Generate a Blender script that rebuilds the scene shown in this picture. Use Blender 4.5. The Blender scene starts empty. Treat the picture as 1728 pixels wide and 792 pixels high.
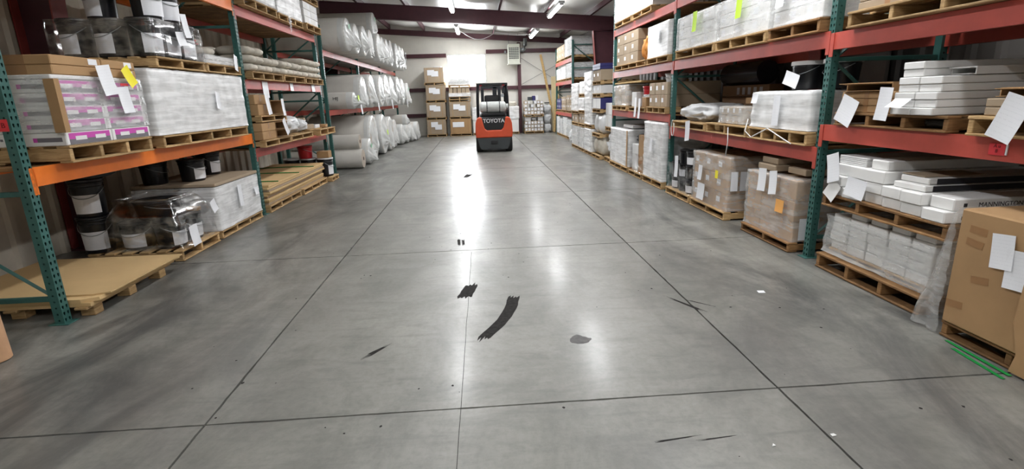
import bpy, math, random
from mathutils import Vector, Matrix, noise
random.seed(7)
SC = bpy.context.scene
COL = SC.collection
PI = math.pi

# ------------------------------------------------------------------ camera
cam_d = bpy.data.cameras.new('camera'); cam = bpy.data.objects.new('camera', cam_d); COL.objects.link(cam)
def cam_axes(p, y, r):
    f = Vector((math.sin(y)*math.cos(p), math.cos(y)*math.cos(p), -math.sin(p)))
    rt = Vector((math.cos(y), -math.sin(y), 0)); up = rt.cross(f)
    return math.cos(r)*rt+math.sin(r)*up, -math.sin(r)*rt+math.cos(r)*up, f
_r, _u, _f = cam_axes(.25867, .05945, -.0309)
_m = Matrix((_r, _u, -_f)).transposed().to_4x4(); _m.translation = (0, 0, 1.59)
cam.matrix_world = _m
cam_d.sensor_width = 36; cam_d.lens = 874/1728*36; cam_d.clip_start = .05; cam_d.clip_end = 200
SC.camera = cam

# ------------------------------------------------------------------ world, exposure
W = bpy.data.worlds.new('world'); SC.world = W; W.use_nodes = True
W.node_tree.nodes['Background'].inputs[0].default_value = (.75, .82, .9, 1)
W.node_tree.nodes['Background'].inputs[1].default_value = 1.0
SC.view_settings.view_transform = 'Standard'; SC.view_settings.look = 'None'
SC.view_settings.gamma = 1; SC.view_settings.use_curve_mapping = False
SC.view_settings.exposure = 0.42
TUBE_W = 52.0        # watts of each fluorescent strip
WINDOW_E = 30.0      # daylight panel brightness

# ------------------------------------------------------------------ materials
def lin(h):
    h = h.lstrip('#'); c = [int(h[i:i+2], 16)/255 for i in (0, 2, 4)]
    return tuple((x/12.92 if x <= .04045 else ((x+.055)/1.055)**2.4) for x in c)+(1,)
MATS = {}
def nmat(name):
    m = bpy.data.materials.new(name); m.use_nodes = True; nt = m.node_tree
    return m, nt, nt.nodes['Principled BSDF']
def N(nt, t, **kw):
    n = nt.nodes.new(t)
    for k, v in kw.items():
        if k.startswith('i_'): n.inputs[k[2:].replace('_', ' ')].default_value = v
        else: setattr(n, k, v)
    return n
def mixc(nt, fac, a, b, blend='MIX'):
    n = nt.nodes.new('ShaderNodeMix'); n.data_type = 'RGBA'; n.blend_type = blend
    for s, v in ((0, fac), (6, a), (7, b)):
        if hasattr(v, 'is_linked') or hasattr(v, 'links'): nt.links.new(v, n.inputs[s])
        else: n.inputs[s].default_value = v
    return n.outputs[2]
def ramp(nt, src, pts):
    r = nt.nodes.new('ShaderNodeValToRGB'); e = r.color_ramp.elements
    while len(e) < len(pts): e.new(.5)
    for el, (p, v) in zip(e, pts):
        el.position = p; el.color = (v, v, v, 1) if not isinstance(v, tuple) else v
    nt.links.new(src, r.inputs[0]); return r.outputs[0]
def coords(nt, kind='Object', scale=(1, 1, 1)):
    if kind == 'World':
        g = nt.nodes.new('ShaderNodeNewGeometry'); o = g.outputs['Position']
    else:
        t = nt.nodes.new('ShaderNodeTexCoord'); o = t.outputs[kind]
    mp = nt.nodes.new('ShaderNodeMapping'); mp.inputs['Scale'].default_value = scale
    nt.links.new(o, mp.inputs[0]); return mp.outputs[0]
def noisetex(nt, vec, scale, detail=4, rough=.55, dist=0):
    n = nt.nodes.new('ShaderNodeTexNoise'); n.inputs['Scale'].default_value = scale
    n.inputs['Detail'].default_value = detail; n.inputs['Roughness'].default_value = rough
    n.inputs['Distortion'].default_value = dist; nt.links.new(vec, n.inputs['Vector']); return n.outputs['Fac']
def bump(nt, b, h, s, d=.01):
    n = nt.nodes.new('ShaderNodeBump'); n.inputs['Strength'].default_value = s; n.inputs['Distance'].default_value = d
    nt.links.new(h, n.inputs['Height']); nt.links.new(n.outputs[0], b.inputs['Normal'])
def plain(name, col, rough=.6, metal=0., var=.12, nscale=6, bmp=0., rnd=.0, spec=.5):
    if name in MATS: return MATS[name]
    m, nt, b = nmat(name); c = lin(col)
    vec = coords(nt, 'World'); f = noisetex(nt, vec, nscale, 5, .6)
    dark = tuple(x*(1-var*1.6) for x in c[:3])+(1,); lite = tuple(min(1, x*(1+var)) for x in c[:3])+(1,)
    o = mixc(nt, ramp(nt, f, [(.3, 0.), (.7, 1.)]), dark, lite)
    if rnd:
        oi = nt.nodes.new('ShaderNodeObjectInfo')
        hs = nt.nodes.new('ShaderNodeHueSaturation')
        mr = nt.nodes.new('ShaderNodeMapRange'); mr.inputs[3].default_value = 1-rnd; mr.inputs[4].default_value = 1+rnd
        nt.links.new(oi.outputs['Random'], mr.inputs[0]); nt.links.new(mr.outputs[0], hs.inputs['Value'])
        nt.links.new(o, hs.inputs['Color']); o = hs.outputs[0]
    nt.links.new(o, b.inputs['Base Color'])
    b.inputs['Roughness'].default_value = rough; b.inputs['Metallic'].default_value = metal
    b.inputs['Specular IOR Level'].default_value = spec
    if bmp: bump(nt, b, noisetex(nt, vec, nscale*8, 3), bmp, .004)
    MATS[name] = m; return m
def emit(name, col, s):
    if name in MATS: return MATS[name]
    m, nt, b = nmat(name); b.inputs['Base Color'].default_value = lin(col)
    b.inputs['Emission Color'].default_value = lin(col); b.inputs['Emission Strength'].default_value = s
    MATS[name] = m; return m
def woodmat(name, a, bcol):
    m, nt, b = nmat(name)
    vec = coords(nt, 'Generated', (1, 1, 1)); oi = nt.nodes.new('ShaderNodeObjectInfo')
    add = nt.nodes.new('ShaderNodeVectorMath'); add.operation = 'ADD'
    sc = nt.nodes.new('ShaderNodeVectorMath'); sc.operation = 'SCALE'; sc.inputs[0].default_value = (37, 23, 11)
    nt.links.new(oi.outputs['Random'], sc.inputs['Scale'])
    w = coords(nt, 'World', (3, 3, 28)); nt.links.new(w, add.inputs[0]); nt.links.new(sc.outputs[0], add.inputs[1])
    f = noisetex(nt, add.outputs[0], 2.2, 5, .62, .8)
    o = mixc(nt, ramp(nt, f, [(.28, 0.), (.72, 1.)]), lin(a), lin(bcol))
    hs = nt.nodes.new('ShaderNodeHueSaturation'); mr = nt.nodes.new('ShaderNodeMapRange')
    mr.inputs[3].default_value = .72; mr.inputs[4].default_value = 1.18
    nt.links.new(oi.outputs['Random'], mr.inputs[0]); nt.links.new(mr.outputs[0], hs.inputs['Value'])
    nt.links.new(o, hs.inputs['Color']); nt.links.new(hs.outputs[0], b.inputs['Base Color'])
    b.inputs['Roughness'].default_value = .75; b.inputs['Specular IOR Level'].default_value = .25
    bump(nt, b, f, .25, .003); MATS[name] = m; return m
def filmmat(name, lo, hi, col='#eef0ef', sc=(1.2, 1.2, 15), rough=.2, bm=.12, clear=False):
    m, nt, b = nmat(name); out = nt.nodes['Material Output']
    vec = coords(nt, 'World', sc); f = noisetex(nt, vec, 2.0, 3, .5, .6)
    vec2 = coords(nt, 'World', (5, 5, 5)); f2 = noisetex(nt, vec2, 1.4, 3, .5)
    mm = nt.nodes.new('ShaderNodeMath'); mm.operation = 'MULTIPLY_ADD'; mm.inputs[1].default_value = .6
    nt.links.new(f2, mm.inputs[0]); nt.links.new(f, mm.inputs[2])
    fac = ramp(nt, mm.outputs[0], [(.62, lo), (.98, hi)])
    tr = nt.nodes.new('ShaderNodeBsdfTransparent'); mx = nt.nodes.new('ShaderNodeMixShader')
    b.inputs['Base Color'].default_value = lin(col); b.inputs['Roughness'].default_value = rough
    b.inputs['Specular IOR Level'].default_value = .9
    bump(nt, b, f, bm, .008)
    if clear:
        g = nt.nodes.new('ShaderNodeBsdfGlossy'); g.inputs['Roughness'].default_value = rough; b = g
    nt.links.new(fac, mx.inputs[0]); nt.links.new(tr.outputs[0], mx.inputs[1]); nt.links.new(b.outputs[0], mx.inputs[2])
    nt.links.new(mx.outputs[0], out.inputs[0]); MATS[name] = m; return m
def papermat():
    m, nt, b = nmat('paper')
    vec = coords(nt, 'Generated')
    w = nt.nodes.new('ShaderNodeTexWave'); w.bands_direction = 'Z'; w.inputs['Scale'].default_value = 3.2
    w.inputs['Distortion'].default_value = 0; nt.links.new(vec, w.inputs['Vector'])
    n = noisetex(nt, coords(nt, 'Generated', (14, 14, 3.2)), 3, 2)
    mu = nt.nodes.new('ShaderNodeMath'); mu.operation = 'MULTIPLY'
    nt.links.new(ramp(nt, w.outputs['Fac'], [(.86, 0.), (.93, 1.)]), mu.inputs[0])
    nt.links.new(ramp(nt, n, [(.5, 0.), (.56, .25)]), mu.inputs[1])
    o = mixc(nt, mu.outputs[0], lin('#e6e8ec'), lin('#b6babf'))
    nt.links.new(o, b.inputs['Base Color']); b.inputs['Roughness'].default_value = .4; MATS['paper'] = m; return m
def floormat():
    m, nt, b = nmat('concrete')
    v = coords(nt, 'World'); big = noisetex(nt, v, .55, 5, .6, .4); mid = noisetex(nt, v, 2.3, 6, .65, .3)
    fine = noisetex(nt, v, 26, 4, .7)
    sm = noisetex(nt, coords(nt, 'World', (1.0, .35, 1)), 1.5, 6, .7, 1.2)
    o = mixc(nt, ramp(nt, big, [(.3, 0.), (.7, 1.)]), lin('#7a7974'), lin('#94938c'))
    mid2 = noisetex(nt, coords(nt, 'World', (1.0, .6, 1)), 1.5, 9, .72, .5)
    o = mixc(nt, ramp(nt, mid2, [(.34, .75), (.58, 0.)]), o, lin('#64655f'))
    rot = nt.nodes.new('ShaderNodeMapping'); rot.inputs['Rotation'].default_value = (0, 0, .5); rot.inputs['Scale'].default_value = (.8, 3.2, 1)
    nt.links.new(v, rot.inputs[0]); brush = noisetex(nt, rot.outputs[0], 2.4, 6, .66, .6)
    o = mixc(nt, ramp(nt, brush, [(.5, 0.), (.72, .5)]), o, lin('#5b5c59'))
    o = mixc(nt, ramp(nt, brush, [(.26, .3), (.4, 0.)]), o, lin('#a09f99'))
    o = mixc(nt, ramp(nt, fine, [(.3, .25), (.55, 0.)]), o, lin('#545451'))
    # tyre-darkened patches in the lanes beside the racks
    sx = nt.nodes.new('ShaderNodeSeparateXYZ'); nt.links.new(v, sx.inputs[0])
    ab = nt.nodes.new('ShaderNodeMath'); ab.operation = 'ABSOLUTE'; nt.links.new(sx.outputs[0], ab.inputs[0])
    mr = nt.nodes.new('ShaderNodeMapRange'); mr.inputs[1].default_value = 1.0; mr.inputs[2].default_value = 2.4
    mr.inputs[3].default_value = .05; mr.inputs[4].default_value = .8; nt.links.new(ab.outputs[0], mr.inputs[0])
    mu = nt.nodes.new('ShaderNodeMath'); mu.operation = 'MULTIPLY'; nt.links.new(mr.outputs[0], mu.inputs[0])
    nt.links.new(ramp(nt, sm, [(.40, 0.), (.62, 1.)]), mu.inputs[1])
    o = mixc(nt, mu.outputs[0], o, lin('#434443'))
    nt.links.new(o, b.inputs['Base Color'])
    rr = nt.nodes.new('ShaderNodeMapRange'); rr.inputs[3].default_value = .34; rr.inputs[4].default_value = .5
    nt.links.new(mid, rr.inputs[0]); nt.links.new(rr.outputs[0], b.inputs['Roughness'])
    b.inputs['Specular IOR Level'].default_value = .45
    b.inputs['Coat Weight'].default_value = .24; b.inputs['Coat Roughness'].default_value = .19
    bump(nt, b, fine, .06, .002); MATS['concrete'] = m; return m
def rollend():
    m, nt, b = nmat('roll_end')
    v = coords(nt, 'Object'); w = nt.nodes.new('ShaderNodeTexWave'); w.wave_type = 'RINGS'; w.rings_direction = 'X'
    w.inputs['Scale'].default_value = 14; w.inputs['Distortion'].default_value = 1.2; nt.links.new(v, w.inputs['Vector'])
    nt.links.new(mixc(nt, w.outputs['Fac'], lin('#8d7f70'), lin('#c9bfb2')), b.inputs['Base Color'])
    b.inputs['Roughness'].default_value = .9; MATS['roll_end'] = m; return m

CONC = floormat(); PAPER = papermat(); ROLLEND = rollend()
WOOD = woodmat('pallet_wood', '#8f7048', '#c9aa7c')
WOODD = woodmat('old_wood', '#694d31', '#a17a50')
PLANK = woodmat('plank_wood', '#a98650', '#d8bb86')
FIBRE = plain('fibreboard', '#c9ab7c', .8, var=.05, nscale=2, rnd=.1, spec=.2)
KRAFT = plain('kraft', '#a98862', .8, var=.06, nscale=3, rnd=.1, spec=.2)
KRAFT2 = plain('kraft_pale', '#a2917b', .8, var=.06, nscale=3, rnd=.08, spec=.2)
KTAPE = plain('kraft_tape', '#96704a', .35, var=.04)
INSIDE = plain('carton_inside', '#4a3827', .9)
WHITEB = plain('white_carton', '#e3e3e1', .55, var=.03, nscale=3, rnd=.05)
WHITEC = plain('grey_white_carton', '#cfcfce', .6, var=.05, nscale=3, rnd=.06)
GREEN = plain('rack_green', '#33605a', .45, var=.12, nscale=5)
RED = plain('rack_red', '#b2493c', .45, var=.12, nscale=3)
ORANGE = plain('rack_orange', '#ee7a22', .4, var=.08, nscale=3)
MAROON = plain('steel_maroon', '#4c272f', .5, var=.1)
COLRED_LIT = plain('column_red_lit', '#94403c', .5, var=.1)  # lighter copy of the maroon: light on the column flanges put into the colour
INSUL = plain('wall_insulation', '#e4e2da', .45, var=.05, nscale=1.3)
WALLM = plain('wall_metal', '#c8bfae', .6, var=.1, nscale=2)
BLACK = plain('black_plastic', '#15161a', .3, var=.1)
DARKM = plain('dark_metal', '#24272b', .5, var=.15)
NAVY = plain('navy_print', '#2c2b63', .5, var=.05)
MAGENTA = plain('magenta_print', '#c445a8', .5, var=.03)
GREYP = plain('grey_print', '#6d6a70', .5, var=.03)
GREYT = plain('pale_grey_print', '#a9a7aa', .5, var=.03)
INK = plain('black_ink', '#26262a', .6, var=.02)
YELLOW = plain('yellow_note', '#f2e52c', .6, var=.02)
LIME = plain('lime_note', '#c4ee2a', .6, var=.02)
ORNOTE = plain('orange_note', '#e9a95a', .6, var=.02)
REDTAG = plain('red_tag', '#d8343c', .5, var=.02)
REDPL = plain('red_plastic', '#b3202a', .35, var=.05)
STRAPG = plain('green_strap', '#14803a', .4, var=.05)
ORBAG = plain('orange_bag', '#cf8a3c', .6, var=.15)
BAG = plain('paper_bag', '#cbc5b8', .8, var=.14, nscale=9, rnd=.1, spec=.2)
WBAG = plain('white_plastic', '#dcdedf', .3, var=.06, nscale=4)
ROLLB = plain('roll_backing', '#c4c1ba', .75, var=.05, nscale=2, rnd=.06)
ROLLW = plain('roll_plastic', '#d6d8d6', .25, var=.06, nscale=4)
CARDTUBE = plain('cardboard_tube', '#c49a75', .75, var=.1)
FILM = filmmat('film', .2, .42, sc=(1.2, 1.2, 9))
FILMW = filmmat('film_white', .5, .85, '#f6f7f7', rough=.3)
FILMC = filmmat('film_clear', .04, .42, sc=(4, 4, 7), rough=.12, clear=True)
FORKRED = plain('forklift_orange', '#d4522f', .35, var=.05)
FORKGREY = plain('forklift_grey', '#3b4042', .5, var=.1)
TANK = plain('gas_tank', '#c4c8c5', .35, var=.06)
RUBBER = plain('rubber', '#1a1a1b', .8, var=.15)
CHROME = plain('chrome_letters', '#e8e8ea', .25, var=.02)
HEATER = plain('heater_paint', '#c3c6b8', .5, var=.06)
GALV = plain('galvanised', '#9aa0a2', .35, .7, var=.08)
SKID = plain('rubber_mark', '#2b2928', .85, var=.3, nscale=30, spec=.15)
GLOW = emit('tube_light', '#fdfcff', 26.0)
DAY = emit('daylight_pane', '#f6faff', WINDOW_E)

# ------------------------------------------------------------------ mesh helpers
class MB:
    def __init__(s): s.v = []; s.f = []
    def add(s, v, f):
        o = len(s.v); s.v += [tuple(p) for p in v]; s.f += [tuple(i+o for i in q) for q in f]; return s
    def box(s, x0, x1, y0, y1, z0, z1):
        return s.add([(x0, y0, z0), (x1, y0, z0), (x1, y1, z0), (x0, y1, z0), (x0, y0, z1), (x1, y0, z1), (x1, y1, z1), (x0, y1, z1)],
                     [(0, 3, 2, 1), (4, 5, 6, 7), (0, 1, 5, 4), (1, 2, 6, 5), (2, 3, 7, 6), (3, 0, 4, 7)])
    def cyl(s, p0, p1, r, n=16, r1=None, caps=True):
        p0 = Vector(p0); p1 = Vector(p1); d = (p1-p0).normalized(); r1 = r if r1 is None else r1
        a = d.orthogonal().normalized(); b = d.cross(a)
        v = []
        for p, q in ((p0, r), (p1, r1)):
            for i in range(n):
                t = 2*PI*i/n; v.append(p+(a*math.cos(t)+b*math.sin(t))*q)
        f = [(i, (i+1) % n, n+(i+1) % n, n+i) for i in range(n)]
        if caps: f += [tuple(range(n-1, -1, -1)), tuple(range(n, 2*n))]
        return s.add(v, f)
    def tube(s, path, r, n=6):
        path = [Vector(p) for p in path]; v = []; m = len(path)
        for i, p in enumerate(path):
            d = (path[min(i+1, m-1)]-path[max(i-1, 0)]).normalized()
            ref = Vector((0, 0, 1)) if abs(d.z) < .9 else Vector((1, 0, 0))
            a = d.cross(ref).normalized(); b = d.cross(a)
            v += [p+(a*math.cos(2*PI*k/n)+b*math.sin(2*PI*k/n))*r for k in range(n)]
        f = [(i*n+k, i*n+(k+1) % n, (i+1)*n+(k+1) % n, (i+1)*n+k) for i in range(m-1) for k in range(n)]
        f += [tuple(range(n-1, -1, -1)), tuple(range((m-1)*n, m*n))]
        return s.add(v, f)
    def lathe(s, prof, n=20, c=(0, 0, 0)):
        v = []; m = len(prof)
        for r, z in prof:
            v += [(c[0]+r*math.cos(2*PI*k/n), c[1]+r*math.sin(2*PI*k/n), c[2]+z) for k in range(n)]
        f = [(i*n+k, i*n+(k+1) % n, (i+1)*n+(k+1) % n, (i+1)*n+k) for i in range(m-1) for k in range(n)]
        f += [tuple(range(n-1, -1, -1)), tuple(range((m-1)*n, m*n))]
        return s.add(v, f)
    def prism(s, poly, axis, a, b):
        """poly: 2-D points; axis 'x','y','z' extrusion from a to b"""
        def P(p, t): return {'x': (t, p[0], p[1]), 'y': (p[0], t, p[1]), 'z': (p[0], p[1], t)}[axis]
        n = len(poly); v = [P(p, a) for p in poly]+[P(p, b) for p in poly]
        f = [(i, (i+1) % n, n+(i+1) % n, n+i) for i in range(n)]+[tuple(range(n-1, -1, -1)), tuple(range(n, 2*n))]
        return s.add(v, f)
    def grid(s, nu, nv, fn, cu=False):
        v = [fn(i, j) for j in range(nv) for i in range(nu)]
        f = []
        for j in range(nv-1):
            for i in range(nu if cu else nu-1):
                k = (i+1) % nu; f.append((j*nu+i, j*nu+k, (j+1)*nu+k, (j+1)*nu+i))
        return s.add(v, f)
    def mesh(s, name, mat, smooth=False, angle=None, fix=True):
        me = bpy.data.meshes.new(name); me.from_pydata(s.v, [], s.f); me.update()
        if fix:
            import bmesh
            b = bmesh.new(); b.from_mesh(me); bmesh.ops.recalc_face_normals(b, faces=b.faces); b.to_mesh(me); b.free()
        if smooth:
            me.polygons.foreach_set('use_smooth', [True]*len(me.polygons))
            if angle: me.set_sharp_from_angle(angle=math.radians(angle))
        me.materials.append(mat); return me
WL = {}
def tag(o, label, cat, group=None):
    o['label'] = label; o['category'] = cat
    if group: o['group'] = group
    return o
def empty(name, loc, label=None, cat=None, group=None, kind=None):
    o = bpy.data.objects.new(name, None); COL.objects.link(o); o.location = loc; WL[o.name] = Vector(loc)
    o.empty_display_size = .1
    if label: tag(o, label, cat, group)
    if kind: o['kind'] = kind
    return o
def piece(name, me, loc=(0, 0, 0), parent=None, rot=(0, 0, 0), label=None, cat=None, group=None, kind=None):
    o = bpy.data.objects.new(name, me); COL.objects.link(o); loc = Vector(loc); WL[o.name] = loc
    if parent is not None: o.parent = parent; o.location = loc-WL[parent.name]
    else: o.location = loc
    o.rotation_euler = rot
    if label:
        o['label'] = label
        if cat: tag(o, label, cat, group)
    if kind: o['kind'] = kind
    return o
CACHE = {}
def boxm(dx, dy, dz, mat, bev=.004):
    key = ('b', round(dx, 3), round(dy, 3), round(dz, 3), mat.name, bev)
    if key in CACHE: return CACHE[key]
    x, y = dx/2, dy/2; m = MB(); b = min(bev, dx/3, dy/3, dz/3)
    if b < .001: m.box(-x, x, -y, y, 0, dz)
    else:
        v = []
        for sx in (-1, 1):
            for sy in (-1, 1):
                for sz in (0, 1):
                    zb = b if sz == 0 else dz-b; ze = 0 if sz == 0 else dz
                    v += [(sx*x, sy*(y-b), zb), (sx*(x-b), sy*y, zb), (sx*(x-b), sy*(y-b), ze)]
        def i(sx, sy, sz, k): return ((sx*2+sy)*2+sz)*3+k
        f = []
        for s in (0, 1):
            f.append((i(s, 0, 0, 0), i(s, 1, 0, 0), i(s, 1, 1, 0), i(s, 0, 1, 0)))
            f.append((i(0, s, 0, 1), i(1, s, 0, 1), i(1, s, 1, 1), i(0, s, 1, 1)))
            f.append((i(0, 0, s, 2), i(1, 0, s, 2), i(1, 1, s, 2), i(0, 1, s, 2)))
            for t in (0, 1):
                f.append((i(s, t, 0, 0), i(s, t, 1, 0), i(s, t, 1, 1), i(s, t, 0, 1)))
                f.append((i(s, 0, t, 0), i(s, 1, t, 0), i(s, 1, t, 2), i(s, 0, t, 2)))
                f.append((i(0, s, t, 1), i(1, s, t, 1), i(1, s, t, 2), i(0, s, t, 2)))
        for a in (0, 1):
            for c in (0, 1):
                for d in (0, 1): f.append((i(a, c, d, 0), i(a, c, d, 1), i(a, c, d, 2)))
        m.add(v, f)
    CACHE[key] = m.mesh('box', mat); return CACHE[key]
def bx(name, x0, x1, y0, y1, z0, z1, mat, parent=None, bev=.004, **kw):
    return piece(name, boxm(abs(x1-x0), abs(y1-y0), abs(z1-z0), mat, bev), ((x0+x1)/2, (y0+y1)/2, min(z0, z1)), parent, **kw)
def textm(s, size, mat, depth=.001, fat=0.):
    c = bpy.data.curves.new('lettering', 'FONT'); c.body = s; c.size = size; c.align_x = 'CENTER'; c.align_y = 'CENTER'; c.extrude = depth; c.offset = fat
    o = bpy.data.objects.new('lettering', c); me = bpy.data.meshes.new_from_object(o); me.materials.clear(); me.materials.append(mat)
    bpy.data.objects.remove(o); return me
def sgn(x): return -1 if x < 0 else 1

# papers: thin curled sheets. face: +1 lies on a face that looks to +X, -1 to -X, 'y' to -Y
def sheet(name, face, x, y, z, w, h, mat, parent, tilt=0., curl=.012, drop=0.):
    key = ('s', face, round(w, 3), round(h, 3), round(curl, 3), round(drop, 3), mat.name)
    if key not in CACHE:
        m = MB(); t = .0012
        def P(i, j, o):
            u = i/4-.5; q = j/5-.5
            out = curl*(.5-q)**2*1.4+curl*.3*(1-math.cos(u*4))+o+drop*(.5-q)
            return {1: (out, u*w, q*h), -1: (-out, u*w, q*h), 'y': (u*w, -out, q*h)}[face]
        for o in (0, t): m.grid(5, 6, lambda i, j: P(i, j, o))
        CACHE[key] = m.mesh('sheet', mat, True)
    rot = (tilt, 0, 0) if face != 'y' else (0, tilt, 0)
    return piece(name, CACHE[key], (x, y, z), parent, rot)

ORD = ['bottom', 'second', 'third', 'fourth', 'fifth', 'sixth', 'seventh', 'eighth', 'ninth', 'tenth']
def lay(k, n): return 'only' if n == 1 else ('top' if k == n-1 else ORD[k])
def pos(j, n): return {1: [''], 2: ['near', 'far'], 3: ['near', 'middle', 'far'], 4: ['nearest', 'near-middle', 'far-middle', 'farthest'],
                       5: ['nearest', 'second', 'middle', 'fourth', 'farthest'], 6: ['nearest', 'second', 'third', 'fourth', 'fifth', 'farthest']}[n][j]

# pallets: stringers run across (x), so the openings face the aisle
def pallet(x0, x1, y0, y1, z, label, h=.13, nst=3, mat=None, nboards=6, axis='x', rz=0., group='wooden pallets'):
    mat = mat or WOOD
    cx, cy = (x0+x1)/2, (y0+y1)/2
    p = empty('pallet', (cx, cy, z), label, 'pallet', group)
    t = .02; dx, dy = x1-x0, y1-y0
    hs = h-2*t
    if axis == 'x':
        for i in range(nst):
            yy = y0+.02+(dy-.04)*i/(nst-1)
            bx('stringer', x0+.01, x1-.01, yy-.02, yy+.02, z+t, z+t+hs, mat, p)
        for k in range(nboards):
            xx = x0+.05+(dx-.1)*k/(nboards-1); bx('deck_board', xx-.05, xx+.05, y0, y1, z+t+hs, z+h, mat, p)
        for k in (0, 1, 2):
            xx = x0+.05+(dx-.1)*k/2; bx('bottom_board', xx-.05, xx+.05, y0, y1, z+.004, z+t, mat, p)
    else:
        for i in range(nst):
            xx = x0+.02+(dx-.04)*i/(nst-1)
            bx('stringer', xx-.02, xx+.02, y0+.01, y1-.01, z+t, z+t+hs, mat, p)
        for k in range(nboards):
            yy = y0+.05+(dy-.1)*k/(nboards-1); bx('deck_board', x0, x1, yy-.05, yy+.05, z+t+hs, z+h, mat, p)
        for k in (0, 1, 2):
            yy = y0+.05+(dy-.1)*k/2; bx('bottom_board', x0, x1, yy-.05, yy+.05, z+.004, z+t, mat, p)
    p.rotation_euler.z = rz
    return p

def carton(x0, x1, y0, y1, z0, z1, mat, label, cat='box', group=None, tape=None, rz=0., bev=.006, name='carton'):
    c = bx(name, x0, x1, y0, y1, z0, z1, mat, None, bev, label=label, cat=cat, group=group)
    if tape:   # tape over the top seam, folding down the aisle face
        s = -sgn(x0); xa = x0 if s < 0 else x1; cy = (y0+y1)/2
        bx('tape', xa-.06*(s > 0)-.0, xa+.06*(s < 0), cy-.025, cy+.025, z1, z1+.0005, tape, c, .0)
        bx('tape', xa-.0004, xa+.0004, cy-.025, cy+.025, z1-.1, z1, tape, c, .0) if False else None
        bx('tape', min(xa, xa+s*.0008), max(xa, xa+s*.0008), cy-.025, cy+.025, max(z0+.002, z1-.09), z1, tape, c, .0)
    c.rotation_euler.z = rz
    return c
def stack(x0, x1, y0, y1, z0, h, nl, nx, ny, mat, look, place, cat='box', group=None, tape=None, gap=.006, jit=.004, name=None, stickers=False):
    """cartons in layers; only those that can be seen (outer faces, top) are built"""
    out = {}
    front = 0 if x0 > 0 else nx-1
    name = name or {'WH': 'white_carton', 'KR': 'brown_carton', 'GR': 'grey_carton', 'NA': 'navy_carton'}[{WHITEB.name: 'WH', WHITEC.name: 'GR', NAVY.name: 'NA'}.get(mat.name, 'KR')]
    full = x0, x1
    for k in range(nl):
        for i in range(nx):
            for j in range(ny):
                if not (i == front or j == 0 or (k == nl-1 and z0+nl*h < 1.75)): continue
                a = x0+(x1-x0)*i/nx; b = x0+(x1-x0)*(i+1)/nx
                if i == front and j > 0 and not (k == nl-1 and z0+nl*h < 1.75): a, b = full  # stretched to full depth over unbuilt rows, to stop light leaking through
                c = y0+(y1-y0)*j/ny; d = y0+(y1-y0)*(j+1)/ny
                j1 = random.uniform(-jit, jit) if nx == 1 else random.uniform(-gap, gap)*.4; j2 = random.uniform(-jit, jit)*.2
                w = [lay(k, nl)+' layer']
                if ny > 1: w.append(pos(j, ny))
                if nx > 1: w.append(pos(i, nx)+' column' if nx > 2 else ('aisle side' if i == front else 'wall side'))
                lab = f"{look}, {' '.join(w)}, {place}"
                o = carton(a+gap/2+j1, b-gap/2+j1, c+gap/2+j2, d-gap/2+j2, z0+k*h, z0+(k+1)*h-.003, mat, lab, cat, group or f'{look} {place}', tape, name=name)
                out[(k, i, j)] = o
                if stickers and i == front:
                    s = -sgn(x0); xa = b-gap/2+j1 if s > 0 else a+gap/2+j1
                    sheet('sticker', s, xa+s*.0006, (c+d)/2+(d-c)*.22, z0+(k+.55)*h, min(.1, (d-c)*.3), min(.07, h*.5), PAPER, o, curl=.0)
    return out

def wrap(x0, x1, y0, y1, z0, z1, label, mat=None, amp=.012, seed=0, lip=.12, off=.012, step=.05, taper=0., shrink=0., cat='stretch film'):
    """stretch film wound round a load"""
    mat = mat or FILM
    cx, cy = (x0+x1)/2, (y0+y1)/2; r = .012
    hx, hy = (x1-x0)/2+off, (y1-y0)/2+off
    per = []
    def seg(ax, ay, bx_, by, n):
        for i in range(n): t = i/n; per.append((ax+(bx_-ax)*t, ay+(by-ay)*t))
    nx_ = max(4, int(2*hx/step)); ny_ = max(4, int(2*hy/step))
    seg(-hx+r, -hy, hx-r, -hy, nx_); seg(hx-r, -hy, hx, -hy+r, 2); seg(hx, -hy+r, hx, hy-r, ny_); seg(hx, hy-r, hx-r, hy, 2)
    seg(hx-r, hy, -hx+r, hy, nx_); seg(-hx+r, hy, -hx, hy-r, 2); seg(-hx, hy-r, -hx, -hy+r, ny_); seg(-hx, -hy+r, -hx+r, -hy, 2)
    nu = len(per); nz = max(6, int((z1-z0)/.03)); h = z1-z0
    m = MB()
    def P(i, j):
        px, py = per[i]
        if j <= nz:
            z = h*j/nz; d = 0.
            n1 = noise.noise(Vector((px*2.0+seed*7, py*2.0, z*13))); n2 = noise.noise(Vector((px*5, py*5+seed*3, z*4+3)))
            d = amp*(.4+.7*n1+.5*n2); d = max(-off+.004, d)
            if j == 0: d += amp*.5
            l = math.hypot(px/hx, py/hy); k = 1+taper*(1-j/nz)-shrink*(j/nz)**4
            ln = math.hypot(px, py); return (px*k*(1+d/max(hx, hy)), py*k*(1+d/max(hx, hy)), z+(.012*abs(n2) if j == 0 else 0))
        t = (j-nz)/3; q = 1-lip*t/min(hx, hy)
        return (px*q, py*q, h+.006+.008*noise.noise(Vector((px*9, py*9, seed))) + .004)
    m.grid(nu, nz+4 if lip else nz+1, P, True)
    return piece('stretch_wrap', m.mesh('stretch_wrap', mat, True, fix=True), (cx, cy, z0), None, label=label, cat=cat, group='stretch film')

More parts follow.
